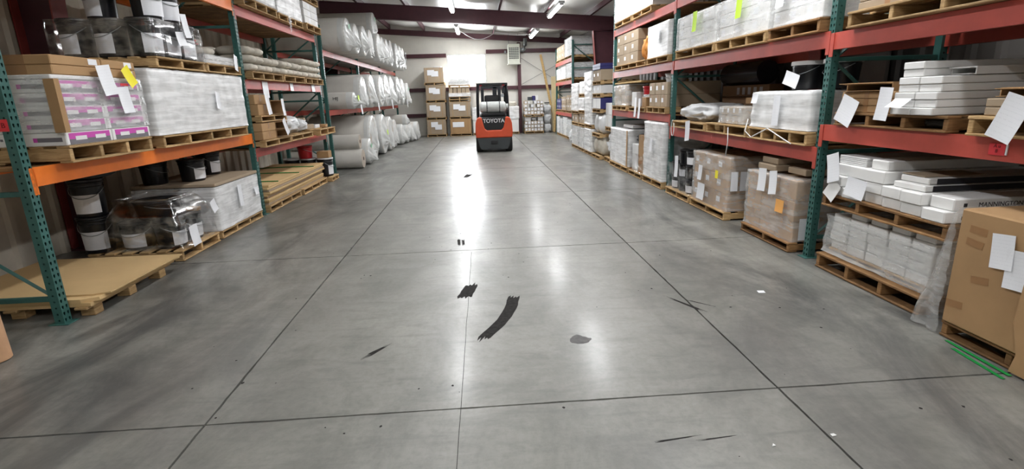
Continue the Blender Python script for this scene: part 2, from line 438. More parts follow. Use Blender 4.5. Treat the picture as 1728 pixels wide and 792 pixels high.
def lump(name, dx, dy, dz, mat, seed, nu=22, nv=10, sq=.45, amp=.12, f=3.):
    if amp > .25: nu, nv = 48, 20
    key = ('l', round(dx, 2), round(dy, 2), round(dz, 2), mat.name, seed, amp)
    if key in CACHE: return CACHE[key]
    m = MB()
    def P(i, j):
        a = 2*PI*i/nu; b = -PI/2+PI*j/(nv-1)
        cs = lambda t, e: math.copysign(abs(math.cos(t))**e, math.cos(t)); sn = lambda t, e: math.copysign(abs(math.sin(t))**e, math.sin(t))
        x = cs(b, .5)*cs(a, sq); y = cs(b, .5)*sn(a, sq); z = sn(b, .8)
        d = 1+amp*noise.noise(Vector((x*f+seed*5.1, y*f, z*f+seed)))
        if amp > .25: d = 1-amp*.55*abs(noise.noise(Vector((x*2.2+seed*5.1, y*2.2, z*2+seed))))*1.6-amp*.28*abs(noise.noise(Vector((x*5.5+seed, y*5.5, z*3))))
        zz = max(0, (z*d+1)/2) if z > -.9 else 0
        return (x*dx/2*min(d, 1), y*dy/2*min(d, 1), min(zz, 1)*dz)
    m.grid(nu, nv, P, True); CACHE[key] = m.mesh(name, mat, True); return CACHE[key]
def bag(x, y, z, dx, dy, dz, label, mat=None, group=None, rz=0., name='cement_bag', cat='bag', seed=None, amp=.14):
    return piece(name, lump(name, dx, dy, dz, mat or BAG, random.randint(0, 3) if seed is None else seed, amp=amp), (x, y, z), None, (0, 0, rz), label=label, cat=cat, group=group)

# pails
def pail(x, y, z, r, h, label, lid=BLACK, body=BLACK, lab=True, face=1, ang=0., group='pails', handle=True, rim=.93):
    root = empty('pail', (x, y, z), label, 'bucket', group)
    k = ('pb', round(r, 3), round(h, 3), body.name)
    if k not in CACHE: CACHE[k] = MB().lathe([(r*.86, 0), (r*.88, .01), (r*.96, h*.78), (r*1.0, h*.78), (r*1.0, h*.8), (r*.97, h*.81), (r*.965, h*.82), (r*.965, h*.845), (r*1.0, h*.85), (r*1.0, h*.87), (r*.97, h*.875), (r*.98, h*.89), (r*1.02, h*.895), (r*1.02, h*.91), (r*.98, h*.93)], 22).mesh('pail_body', body, True, 40)
    piece('body', CACHE[k], (x, y, z), root)
    k = ('pl', round(r, 3), round(h, 3), lid.name, rim)
    if k not in CACHE: CACHE[k] = MB().lathe([(r*1.03, h*rim), (r*1.06, h*(rim+.01)), (r*1.05, h*.99), (r*1.02, h), (r*.95, h), (r*.93, h*.975), (r*.05, h*.975)], 22).mesh('pail_lid', lid, True, 40)
    piece('lid', CACHE[k], (x, y, z), root)
    base = {1: 0, -1: PI, 'y': -PI/2}[face]+ang
    if lab:
        k = ('pp', round(r, 3), round(h, 3))
        if k not in CACHE:
            m = MB(); m.grid(9, 2, lambda i, j: ((r*(.885+.075*(j*.5+.12))+.004)*math.cos((i/8-.5)*1.9), (r*(.885+.075*(j*.5+.12))+.004)*math.sin((i/8-.5)*1.9), h*(.1+.5*j)))
            CACHE[k] = m.mesh('pail_label', PAPER, True)
        piece('label', CACHE[k], (x, y, z), root, (0, 0, base))
    if handle:
        k = ('ph', round(r, 3), round(h, 3))
        if k not in CACHE: CACHE[k] = MB().tube([(0 + r*1.03*math.sin(t*PI)*1.0, r*1.03*math.cos(t*PI), h*.8-h*.3*math.sin(t*PI)) for t in [i/12 for i in range(13)]], .004, 5).mesh('pail_handle', GALV, True)
        piece('handle', CACHE[k], (x, y, z), root, (0, 0, base))
    return root

# ================================================================== THE BUILDING
YB, YF = 24.6, -4.0            # far end wall, wall behind the photographer
XL, XR = -4.85, 4.75           # side walls
def roofz(x): return 4.58-.07*x   # underside of the roof sheets
# floor: a base bed with the cast slabs on it, saw joints between
fl = bx('floor', XL-.3, XR+.3, YF-.3, YB+.3, -.12, -.02, plain('joint_dark', '#2b2a28', .9), None, 0, kind='structure')
xs = [XL-.3, -4.525, -1.475, 1.585, 4.635, XR+.3]; ys = [YF-.3, -.61, 2.44, 5.42, 8.70, 12.07, 15.35, 18.6, 21.8, YB+.3]
for i in range(len(xs)-1):
    for j in range(len(ys)-1):
        a, b, c, d = xs[i]+.0052, xs[i+1]-.0052, ys[j]+.0052, ys[j+1]-.0052
        m = MB(); pts = []
        n1 = max(2, int((b-a)/.08)); n2 = max(2, int((d-c)/.08)); rnd = random.Random(i*31+j)
        jt = lambda: max(0, rnd.gauss(0, .0022)) if rnd.random() < .6 else rnd.uniform(0, .004)
        for k in range(n1): pts.append((a+(b-a)*k/n1, c+jt()))
        for k in range(n2): pts.append((b-jt(), c+(d-c)*k/n2))
        for k in range(n1): pts.append((b-(b-a)*k/n1, d-jt()))
        for k in range(n2): pts.append((a+jt(), d-(d-c)*k/n2))
        m.prism(pts, 'z', -.02, 0)
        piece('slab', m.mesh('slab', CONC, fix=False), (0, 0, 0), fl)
def flat(name, pts, mat, parent=fl, z=.0006):
    m = MB(); m.prism(pts, 'z', z-.0005, z); return piece(name, m.mesh(name, mat), (0, 0, 0), parent)
# hairline crack down the middle of the aisle
cr = []; yy = 1.5
while yy < 5.4: cr.append((-.155+.035*(yy-2.5)/3+.006*noise.noise(Vector((yy*3, 0, 0))), yy)); yy += .07
flat('floor_crack', [(x-.0016, y) for x, y in cr]+[(x+.0016, y) for x, y in reversed(cr)], SKID)
def patch(name, pts, seed):
    rnd = random.Random(seed); out = []
    for i in range(len(pts)):
        a = Vector(pts[i]); b = Vector(pts[(i+1) % len(pts)])
        for t in (0, .25, .5, .75): q = a+(b-a)*t; out.append((q.x+rnd.uniform(-.006, .006), q.y+rnd.uniform(-.008, .008)))
    return flat(name, out, plain('oil_stain', '#4c4a49', .5, var=.3, nscale=25), z=.0008)
def streak(name, p0, p1, w0, w1, n, seed, z=.0008, bend=0.):
    """rubber skid mark: ragged bundle of streaks with a shape of its own"""
    rnd = random.Random(seed); p0 = Vector(p0); p1 = Vector(p1); d = p1-p0; nn = Vector((-d.y, d.x)).normalized(); m = MB()
    L = []; R = []
    for i in range(n+1):
        t = i/n; c = p0+d*t+nn*bend*math.sin(t*PI); w = (w0+(w1-w0)*t)/2
        L.append(c+nn*w*(1+rnd.uniform(-.06, .06))); R.append(c-nn*w*(1+rnd.uniform(-.06, .06)))
    def tip(A, B, dirv):
        out = []
        for k in range(9):
            t = k/8; q = A+(B-A)*t; out.append(q+dirv*(rnd.uniform(.0, .09) if k % 2 else rnd.uniform(-.02, .02)))
        return out
    e = d.normalized()
    pts = L+tip(L[-1], R[-1], e)[1:-1]+list(reversed(R))+tip(R[0], L[0], -e)[1:-1]
    v = [(p.x, p.y) for p in pts]; m.prism(v, 'z', z-.0006, z); return piece(name, m.mesh(name, SKID), (0, 0, 0), fl)
streak('skid_mark', (-.02, 3.27), (.235, 3.98), .085, .10, 10, 1, bend=-.045)
streak('skid_mark', (-.17, 4.05), (-.115, 4.30), .12, .11, 4, 2)
streak('skid_mark', (-.265, 5.66), (-.275, 5.86), .03, .035, 3, 3)
streak('skid_mark', (-.215, 5.66), (-.225, 5.84), .03, .03, 3, 4)
streak('skid_mark', (-.29, 10.85), (-.22, 11.25), .10, .14, 3, 5)
patch('oil_spot', [(.55, 3.13), (.60, 3.09), (.66, 3.10), (.71, 3.165), (.665, 3.19), (.62, 3.23), (.575, 3.21)], 6)
streak('skid_mark', (-.76, 3.12), (-.69, 3.21), .04, .02, 3, 7)
streak('skid_mark', (.80, 2.065), (.93, 2.08), .012, .008, 4, 8)
streak('skid_mark', (1.02, 2.055), (1.13, 2.065), .01, .006, 4, 9)
streak('skid_mark', (1.50, 3.74), (1.60, 3.55), .02, .03, 4, 10)
streak('skid_mark', (1.62, 3.7), (1.70, 3.62), .012, .008, 3, 11)
flat('paper_scrap', [(2.21, 3.79), (2.265, 3.785), (2.275, 3.835), (2.22, 3.84)], PAPER, z=.002)
flat('chip', [(1.60, 2.01), (1.625, 2.015), (1.62, 2.03), (1.6, 2.028)], WHITEB, z=.004)
flat('chip', [(1.285, 1.97), (1.305, 1.975), (1.30, 1.99)], WHITEB, z=.004)
# small bits of litter ground into the concrete
rnd = random.Random(4)
for k in range(110):
    x = rnd.uniform(-1.9, 2.6); y = rnd.uniform(1.7, 8.); s = rnd.uniform(.003, .010); n = rnd.randint(5, 7)
    flat('grit_speck', [(x+s*rnd.uniform(.5, 1.2)*math.cos(2*PI*i/n), y+s*rnd.uniform(.5, 1.4)*math.sin(2*PI*i/n)) for i in range(n)], SKID, z=.0007)

# side walls: ribbed steel sheet
def ribbed(name, x, y0, y1, z1, face, mat, pitch=.3, dep=.035):
    m = MB(); prof = []; y = y0
    while y < y1-.01:
        for q, o in ((0, 0), (.17, 0), (.20, dep), (.26, dep), (.30, 0)): 
            if not prof or y+q > prof[-1][0]+1e-4: prof.append((min(y+q, y1), o))
        y += pitch
    pts = [(x+face*o, yy) for yy, o in prof]
    back = [(x-face*.06, pts[-1][1]), (x-face*.06, pts[0][1])]
    m.prism(pts+back, 'z', 0, z1); return piece(name, m.mesh(name, mat), (0, 0, 0), None, kind='structure')
ribbed('wall_left', XL, YF, YB, roofz(XL)+.1, 1, WALLM)
ribbed('wall_right', XR, YF, YB, roofz(XR)+.1, -1, plain('wall_grey', '#625e5a', .6, var=.08, nscale=2))
# end wall with the window opening
WX0, WX1, WZ0, WZ1 = -1.22, .52, 2.26, 3.52
w = MB()
for a, b, c, d in ((XL, WX0, 0, 4.95), (WX1, XR, 0, 4.95), (WX0, WX1, 0, WZ0), (WX0, WX1, WZ1, 4.95)): w.box(a, b, YB, YB+.15, c, d)
wb = piece('wall_back', w.mesh('wall_back', INSUL), (0, 0, 0), None, kind='structure')
for xx in [-4.2, -3.3, -2.4, 1.2, 2.9, 3.7]: bx('insulation_seam', xx-.012, xx+.012, YB-.006, YB, 0, roofz(xx)-.2, INSUL, wb, 0)
for xx in (-.6, .1): bx('insulation_seam', xx-.012, xx+.012, YB-.006, YB, WZ1+.1, roofz(xx)-.2, INSUL, wb, 0)
bx('wall_front', XL, XR, YF-.15, YF, 0, 4.95, INSUL, None, 0, kind='structure')
wn = empty('window_1', ((WX0+WX1)/2, YB, WZ0), kind='structure')
for a, b, c, d in ((WX0, WX1, WZ0, WZ0+.05), (WX0, WX1, WZ1-.05, WZ1), (WX0, WX0+.05, WZ0+.05, WZ1-.05), (WX1-.05, WX1, WZ0+.05, WZ1-.05)):
    bx('window_frame', a, b, YB-.02, YB+.06, c, d, plain('window_white', '#e4e6e6', .4), wn, .003)
bx('pane', WX0+.05, WX1-.05, YB+.03, YB+.035, WZ0+.05, WZ1-.05, DAY, wn, 0)
# roof insulation, sagging between the purlins
PURL = [-5.1, -3.6, -2.1, -.6, .9, 2.4, 3.9, 5.4]
m = MB(); NUX = 80
def cp(i, j):
    x = XL+(XR-XL)*i/NUX; y = YF+(YB-YF)*j/60
    k = max(p for p in PURL if p <= x+1e-6); t = (x-k)/1.5
    ph = 1-.55*abs(math.sin((y-1.9)/1.5*PI*.5))
    return (x, y, roofz(x)-.15*math.sin(t*PI)*ph)
m.grid(NUX+1, 61, cp)
piece('ceiling', m.mesh('ceiling', plain('roof_insulation', '#d4d3cd', .3, var=.06, nscale=1.5), True), (0, 0, 0), None, kind='structure')
bx('roof_sheet', XL-.1, XR+.1, YF-.2, YB+.2, 4.96, 5.0, MAROON, None, 0, kind='structure').name = 'ceiling_deck'
for k, x in enumerate(PURL[1:-1]):
    z = roofz(x); p = MB()
    p.box(x-.004, x+.004, YF, YB, z-.2, z+.02).box(x-.06, x+.004, YF, YB, z-.2, z-.192).box(x-.06, x-.052, YF, YB, z-.2, z-.175)
    piece('purlin', p.mesh('purlin', MAROON), (0, 0, 0), None, kind='structure').name = f'trim_{k+10}'
# portal frames: tapered columns and rafter; frames at 6.2 and 18
def frame(y, n):
    fr = empty(f'trim_{n}', (0, y, 0), kind='structure')
    m = MB(); bz = lambda x: 3.93-.072*x; tz = lambda x: 4.36-.07*x
    def raf(ya, yb, za, zb):
        q = MB(); xs_ = (XL+.05, XR-.05)
        v = [(x, yy, f(x)) for f in (za, zb) for x in xs_ for yy in (ya, yb)]
        q.add(v, [(0, 1, 3, 2), (4, 6, 7, 5), (0, 4, 5, 1), (2, 3, 7, 6), (0, 2, 6, 4), (1, 5, 7, 3)]); return q
    piece('rafter_web', raf(y-.008, y+.008, bz, tz).mesh('web', MAROON), (0, 0, 0), fr)
    piece('rafter_flange', raf(y-.1, y+.1, lambda x: bz(x)-.014, bz).mesh('fl', MAROON), (0, 0, 0), fr)
    piece('rafter_flange', raf(y-.1, y+.1, tz, lambda x: tz(x)+.014).mesh('fl', MAROON), (0, 0, 0), fr)
    for s, xw, xi0, xi1 in ((-1, XL+.03, -4.55, -4.35), (1, XR-.03, 4.25, 3.95)):
        zt = bz(xi1)
        q = MB(); q.prism([(xw, 0), (xi0, 0), (xi1, zt), (xw, zt)], 'y', y-.008, y+.008)
        piece('column_web', q.mesh('cw', MAROON), (0, 0, 0), fr)
        q = MB(); t = -.014*s; q.prism([(xi0, 0), (xi0+t, 0), (xi1+t, zt), (xi1, zt)], 'y', y-.11, y+.11)
        piece('column_flange', q.mesh('cf', COLRED_LIT), (0, 0, 0), fr)
        bx('column_flange', xw-.01, xw+.01, y-.11, y+.11, 0, zt, COLRED_LIT, fr, 0)
        bx('column_base', min(xw, xi0)-.02, max(xw, xi0)+.02, y-.14, y+.14, 0, .02, MAROON, fr, 0)
frame(6.3, 1); frame(18.0, 2)
# end wall framing
e = empty('trim_3', (0, YB, 0), kind='structure')
q = MB(); q.prism([(XL, roofz(XL)-.42), (XR, roofz(XR)-.42), (XR, roofz(XR)-.2), (XL, roofz(XL)-.2)], 'y', YB-.16, YB-.005)
piece('end_rafter', q.mesh('er', MAROON), (0, 0, 0), e)
for z, a, b in ((3.5, XL, WX0-.02), (3.62, WX1+.02, XR), (2.04, XL, XR), (.92, XL, -2.3)):
    bx('girt', a, b, YB-.14, YB-.005, z-.09, z+.07, MAROON, e, .003)
bx('end_column', 1.93, 2.08, YB-.32, YB-.15, 0, 3.95, MAROON, e, .003)
# rod bracing on the end wall
for a, b in (((2.1, 3.3), (4.0, 2.1)), ((2.1, 2.15), (4.0, 3.1))):
    piece('brace_rod', MB().tube([(a[0], YB-.12, a[1]), (b[0], YB-.12, b[1])], .008, 6).mesh('rod', DARKM), (0, 0, 0), e)

# fluorescent strips in two rows, each fixture carries its own light
def strip(x, y0, name_bits):
    z = roofz(x)-.46; L = 2.44
    t = empty('strip_light', (x, y0+L/2, z), name_bits, 'ceiling light', 'fluorescent strip lights')
    bx('housing', x-.08, x+.08, y0, y0+L, z+.03, z+.1, plain('fixture_white', '#dfe2e4', .4), t)
    for s in (-.03, .03):
        piece('tube', MB().cyl((0, -L/2+.03, 0), (0, L/2-.03, 0), .017, 10).mesh('tube', GLOW, True, 40), (x+s, y0+L/2, z+.008), t)
    for yy in (y0+.02, y0+L-.05): bx('lamp_holder', x-.055, x+.055, yy, yy+.03, z-.01, z+.035, MATS['fixture_white'], t)
    for yy in (y0+.3, y0+L-.3):
        piece('hanger', MB().cyl((0, 0, .1), (0, 0, .26), .004, 6).mesh('hanger', GALV), (x, yy, z), t)
    la = bpy.data.lights.new('strip', 'AREA'); la.shape = 'RECTANGLE'; la.size = .2; la.size_y = L-.1; la.energy = TUBE_W
    la.color = (.97, .985, 1.0); lo = bpy.data.objects.new('tube_glow', la); COL.objects.link(lo); lo.parent = t; lo.location = (0, 0, -.03)
    lb = la.copy(); lb.energy = TUBE_W*.4; lb.size = .16; l2 = bpy.data.objects.new('tube_glow_up', lb); COL.objects.link(l2); l2.parent = t; l2.location = (0, 0, .11); l2.rotation_euler = (PI, 0, 0)
    return t
rows = [('second from the end wall', 14.8), ('nearest the end wall', 20.4), ('third from the end wall', 9.2), ('fourth from the end wall', 3.6), ('behind the viewer', -2.2)]
for x, side in ((-.6, 'row over the carpet-roll side'), (2.4, 'row over the red-beam side')):
    for d, y in rows:
        strip(x, y, f'fluorescent strip light, {d}, {side}')
# cable looping between the two far strips
cb = [(-.52+2.84*t, 22.0, 4.22-.2*t-.3*math.sin(min(1, t/.5)*PI)*(t < .5)-.06*math.sin((t-.5)*2*PI)*(t >= .5)) for t in [i/24 for i in range(25)]]
piece('light_cable', MB().tube(cb, .01, 6).mesh('light_cable', plain('cable_white', '#c9c9c9', .5)), (0, 0, 0), None, label='pale cable looping between the two farthest strip lights', cat='cable')
# unit heater hanging near the end wall
h = empty('unit_heater', (1.76, 24.1, 3.0), 'pale green-grey unit heater hanging beside the window', 'heater')
bx('cabinet', 1.50, 2.02, 23.95, 24.4, 3.03, 3.86, HEATER, h, .01)
for i in range(5):
    for j in range(7):
        bx('louvre', 1.545+i*.088, 1.615+i*.088, 23.935, 23.955, 3.24+j*.07, 3.28+j*.07, DARKM, h, 0)
bx('drip_tray', 1.48, 2.04, 23.93, 24.4, 3.0, 3.05, HEATER, h, .005)
piece('flue_pipe', MB().tube([(2.0, 24.2, 3.62), (2.18, 24.2, 3.62), (2.25, 24.2, 3.66), (2.28, 24.2, 3.8), (2.28, 24.2, 4.1)], .09, 14).mesh('flue', GALV, True), (0, 0, 0), h)
for xx in (1.55, 1.97): piece('hanger_rod', MB().cyl((xx, 24.2, 3.86), (xx, 24.2, 4.3), .008, 6).mesh('rod', DARKM), (0, 0, 0), h)
bx('junction_box', 1.36, 1.44, YB-.22, YB-.14, 3.5, 3.62, GALV, None, label='small grey junction box on the girt beside the heater', cat='electrical box')

# ================================================================== PALLET RACKS
def post_mesh(h, mat):
    key = ('post', round(h, 2), mat.name)
    if key in CACHE: return CACHE[key]
    w = .076; d = .07; p = .0508; n = int(h/p); m = MB()
    # outer ring of a cell in uv [-1,1]^2, 8 points; hole ring 8 points
    ring = [(-1, -1), (0, -1), (1, -1), (1, 0), (1, 1), (0, 1), (-1, 1), (-1, 0)]
    tear = [(-.2, -.5), (0, -.58), (.2, -.5), (.46, .1), (.4, .42), (0, .54), (-.4, .42), (-.46, .1)]
    circ = [(.2*math.cos(-3*PI/4+i*PI/4), .2*1.45*math.sin(-3*PI/4+i*PI/4)) for i in range(8)]
    def cell(fn, hole):
        v = [fn(*q) for q in ring]+[fn(*q) for q in hole]
        m.add(v, [(i, (i+1) % 8, 8+(i+1) % 8, 8+i) for i in range(8)])
    for k in range(n):
        z = (k+.5)*p
        for s in (-1, 1):
            cell(lambda a, b: (s*w/4+a*w/4, -d/2, z+b*p/2), tear)
            cell(lambda a, b: (s*w/2, a*d/2, z+b*p/2), circ)
    m.box(-w/2, w/2, d/2-.002, d/2, 0, n*p)  # added back plate: closes the open channel so the holes stay dark
    CACHE[key] = m.mesh('post', mat, fix=False); return CACHE[key]
def rack(name, label, side, xf, ys_, h, levels, depth=1.0, deck_shade_slats=()):
    """side -1: stands along the left wall (front looks +X); +1 the other. levels: list per bay of (z_top, height, material)"""
    r = empty(name, (xf, ys_[0], 0), label, 'pallet rack', 'pallet racks')
    s = side; xp = xf+s*.035; xr = xp+s*depth
    ang = PI/2 if s < 0 else -PI/2
    for y in ys_:
        for x, a in ((xp, ang), (xr, ang+PI)):
            o = piece('post', post_mesh(h, GREEN), (x, y, .006), r, (0, 0, a))
            bx('base_plate', x-.075, x+.075, y-.06, y+.06, 0, .008, GREEN, r, .002)
        zs = [.2]+[.2+k*(h-.4)/4 for k in range(1, 5)]
        for i, z in enumerate(zs):
            bx('brace', min(xp, xr)+.036, max(xp, xr)-.036, y-.018, y+.018, z-.018, z+.018, GREEN, r, .002)
            if i < 4:
                a, b = (xp, xr) if i % 2 == 0 else (xr, xp); z2 = zs[i+1]
                piece('diagonal_brace', MB().tube([(a+s*.03*(1 if a == xp else -1), y, z+.02), (b+s*.03*(1 if b == xp else -1), y, z2-.02)], .016, 4).mesh('diag', GREEN), (0, 0, 0), r)
    for b, lv in enumerate(levels):
        y0, y1 = ys_[b]+.039, ys_[b+1]-.039
        for zt, bh, mat in lv:
            for x, f in ((xf, 1), (xr+s*.035, -1)):
                xa, xb = (x, x+s*f*.045)
                # stepped box beam
                key = ('beam', round(y1-y0, 3), bh, mat.name)
                if key not in CACHE:
                    L = (y1-y0)/2; CACHE[key] = MB().prism([(0, 0), (.045, 0), (.045, bh-.03), (.022, bh-.03), (.022, bh), (0, bh)], 'y', -L, L).mesh('beam', mat)
                o = piece('beam', CACHE[key], (x, (y0+y1)/2, zt-bh), r, (0, 0, 0 if s*f > 0 else PI))
                for yy, q in ((y0, -1), (y1, 1)):
                    bx('beam_connector', min(x, x-s*f*.007), max(x, x-s*f*.007), min(yy-.012*q, yy+q*.036), max(yy-.012*q, yy+q*.036), zt-bh-.06, zt-.002, mat, o, .002)
    for b, zt, n in deck_shade_slats:
        y0, y1 = ys_[b]+.08, ys_[b+1]-.08
        for k in range(n):
            yy = y0+(y1-y0)*(k+.5)/n
            bx('deck_slat', min(xf+s*.025, xr+s*.012), max(xf+s*.025, xr+s*.012), yy-.054, yy+.054, zt-.029, zt-.002, WOODD, r, .003)  # decking made dense and added to more shelves to block overhead light
    return r
LY = [3.95, 7.85, 11.55]; RY = [.92, 4.63, 8.41, 12.09]
O, R_ = ORANGE, RED
rack('pallet_rack', 'green pallet rack with orange and red beams holding cartons, pails and cement bags', -1, -3.24, LY, 3.66,
     [[(1.20, .14, O), (2.98, .14, O)], [(.98, .13, R_), (1.95, .13, R_), (2.93, .13, R_)]], deck_shade_slats=[(0, 1.20, 31), (0, 2.98, 31), (1, 2.93, 29), (1, 1.95, 29), (1, .98, 29)])
rack('pallet_rack', 'green pallet rack with red beams stacked with flooring cartons opposite the orange beam', 1, 3.13, RY, 3.66,
     [[(1.27, .14, R_), (2.05, .14, R_)], [(1.06, .14, R_), (2.07, .14, R_), (2.96, .13, R_)], [(1.25, .13, R_), (2.07, .13, R_), (2.95, .13, R_)]],
     deck_shade_slats=[(0, 1.27, 29), (0, 2.05, 29), (1, 1.06, 30), (1, 2.07, 30), (2, 1.25, 29), (2, 2.07, 29), (2, 2.95, 29), (1, 2.96, 30)])
rack('pallet_rack', 'green rack with red beams carrying carpet rolls end-on to the aisle', -1, -3.35, [12.4, 16.0, 19.6, 23.2], 3.3,
     [[(1.43, .12, R_), (2.74, .12, R_)]]*3)
rack('pallet_rack', 'distant green rack with red beams beside the leaning planks', 1, 3.4, [18.86, 22.6], 3.5,
     [[(.96, .12, R_), (2.12, .12, R_), (2.88, .12, R_)]], deck_shade_slats=[(0, .96, 6), (0, 2.12, 6), (0, 2.88, 6)])
for o in [o for o in COL.objects if o.name.startswith('pallet_rack')]: pass

# ================================================================== LEFT SIDE, ORANGE BAY
XI, XF = -4.17, -3.12          # wall-side and aisle-side edge of the loads
# --- flooring cartons with magenta ends
pallet(-4.2, -3.1, 4.20, 5.24, 1.20, 'wooden pallet under the magenta-striped flooring cartons on the orange beam', .135, 4)
z0 = 1.336; lh = .098
for k in range(5):
    for j, (a, b) in enumerate(((4.20, 4.715), (4.725, 5.24))):
        dx = .0 if k else .02
        c = carton(-4.2, -3.13+dx, a, b, z0+k*lh, z0+(k+1)*lh-.002, WHITEB, f'white flooring carton with magenta end stripe, {lay(k,5)} layer, {pos(j,2)} half of pallet', 'box', 'magenta-striped flooring cartons')
        xe = -3.13+dx; zc = z0+k*lh
        bx('printed_stripe', xe, xe+.0012, a+.03, b-.03, zc+.045, zc+.09, MAGENTA, c, 0)
        bx('printed_band', xe, xe+.0012, a+.03, b-.03, zc+.006, zc+.045, GREYP, c, 0)
        for q in (.30, .72): bx('printed_panel', xe+.0012, xe+.002, a+(b-a)*q-.06, a+(b-a)*q+.06, zc+.035, zc+.066, WHITEB, c, 0)
        if j == 0:
            bx('printed_band', -3.34+dx, -3.16+dx, a-.0012, a, zc+.03, zc+.062, GREYP, c, 0)
            bx('printed_stripe', -3.37+dx, -3.34+dx, a-.0012, a, zc+.03, zc+.062, MAGENTA, c, 0)
            for q in range(3): bx('printed_icon', -3.62+q*.035, -3.60+q*.035, a-.0012, a, zc+.035+.01*(q % 2), zc+.062, GREYP, c, 0)
bx('cardboard_tray', -4.2, -3.12, 4.2, 5.24, 1.828, 1.858, WHITEB, None, .004, label='plain white shallow tray capping the magenta-striped cartons', cat='tray')
for k in range(2):
    for j, (a, b) in enumerate(((4.24, 4.78), (4.79, 5.22))):
        c = carton(-4.2, -3.12, a, b, 1.86+k*.072, 1.86+(k+1)*.072-.002, KRAFT, f'flat brown carton on top of magenta-striped load, {("lower","upper")[k]} layer, {pos(j,2)} one', 'box', 'flat brown cartons')
        if k or j: sheet('sticker', 1, -3.1185, b-.1, 1.86+(k+.55)*.072, .1, .045, PAPER, c, curl=0)
        if j == 0: bx('tape', -3.52, -3.3, a-.001, a, 1.862+k*.072, 1.93+k*.072, KTAPE, c, 0)
m = MB(); m.box(0, .006, -.045, 0, 0, .39); m.box(-.07, .006, -.051, -.045, 0, .39)
piece('edge_protector', m.mesh('edge_protector', KRAFT), (-3.076, 4.21, 1.435), None, (0, 0, .0), label='brown cardboard corner guard standing against the magenta-striped cartons', cat='corner guard')
wr = wrap(-4.2, -3.12, 4.20, 5.24, 1.44, 1.852, 'clear film around the magenta-striped flooring cartons', FILM, .01, 1, lip=0.)
sheet('paper_label', 1, -3.07, 4.72, 1.83, .17, .24, PAPER, wr, .12)
sheet('paper_label', 1, -3.065, 4.90, 1.67, .15, .22, PAPER, wr, .05)
sheet('paper_note', 1, -3.07, 5.02, 1.87, .11, .17, YELLOW, wr, .5)
bx('red_sticker', -3.075, -3.072, 4.90, 5.0, 1.79, 1.81, REDTAG, wr, 0)
# --- long white cartons, heavily wrapped
pallet(-4.17, -3.11, 5.45, 7.42, 1.20, 'long wooden pallet under the heavily wrapped white cartons on the orange beam', .125, 5)
st = stack(-4.15, -3.13, 5.42, 7.40, 1.327, .079, 8, 2, 1, WHITEB, 'long flat white carton', 'tall wrapped stack on orange beam', group='long wrapped white cartons')
for (k, i, j), c in st.items():
    if i == 1:
        bx('printed_band', -3.46, -3.34, 5.4165, 5.4177, 1.327+k*.079+.03, 1.327+k*.079+.046, INK, c, 0)
wr = wrap(-4.15, -3.12, 5.40, 7.41, 1.33, 1.962, 'milky film around the long white cartons on the orange beam', FILMW, .018, 2)
sheet('paper_label', 1, -3.085, 6.62, 1.66, .10, .2, PAPER, wr, -.2)
# --- pallet of black pails on top
pallet(-4.15, -3.14, 5.64, 6.60, 1.985, 'wooden pallet of black pails standing on the long white cartons', .11, 3)
n = 0
for i, x in enumerate((-3.30, -3.63, -3.96)):
    for j, y in enumerate((5.81, 6.13, 6.45)):
        if i > 0 and j > 0: continue
        pail(x, y, 2.096, .148, .37, f'black pail with pale label, lower tier above wrapped white cartons, {["aisle","middle","wall"][i]} column, {pos(j,3)} one', ang=0 if j else -.35, face=1 if i == 0 else 'y', group='black pails on the high pallet')
for i, (x, y) in enumerate(((-3.33, 5.98), (-3.78, 5.98), (-3.34, 6.31))):
    pail(x, y, 2.468, .148, .37, f'black pail in upper tier above wrapped white cartons, {["aisle corner","wall side","far aisle corner"][i]}', face=1 if i != 1 else 'y', ang=-.4, group='black pails on the high pallet')
wr = wrap(-4.13, -3.15, 5.66, 6.60, 2.10, 2.455, 'clear film round the lower tier of black pails', FILMC, .01, 3, lip=.0)
sheet('paper_label', 1, -3.10, 6.20, 2.44, .12, .24, PAPER, wr, .1); sheet('paper_label', 1, -3.115, 6.10, 2.30, .17, .14, PAPER, wr, .1)
# --- low pallet of wrapped packs and loose cement bags
pallet(-4.1, -3.14, 6.66, 7.56, 1.985, 'wooden pallet of flat wrapped packs beside the black pails', .11, 3)
for k in range(2): carton(-4.0, -3.2, 6.72, 7.48, 2.097+k*.05, 2.145+k*.05, WHITEC, f'flat grey wrapped pack, {("lower","upper")[k]} of two beside the black pails', 'pack', 'flat packs')
wr = wrap(-4.02, -3.17, 6.70, 7.52, 2.10, 2.195, 'loose shiny film over the flat packs beside the black pails', FILM, .022, 4)
sheet('paper_label', 1, -3.10, 7.30, 2.13, .09, .2, PAPER, wr, -.3)
for k, (x, y, z, w) in enumerate(((-3.75, 6.90, 2.215, .42), (-3.55, 7.17, 2.215, .42), (-3.8, 7.44, 2.215, .42), (-3.72, 7.25, 2.335, .46))):
    bag(x, y, z, .5, w*.6, .11, ['greyish cement bag slumped on the flat packs, near one', 'creased grey bag at the aisle edge of the flat packs', 'pale bag on the flat packs next to the green post', 'bag with red print lying on top of the other loose bags'][k], group='loose bags on flat packs')
bx('red_print', -3.49, -3.485, 7.15, 7.25, 2.36, 2.41, REDTAG, COL.objects['cement_bag.003'], 0)

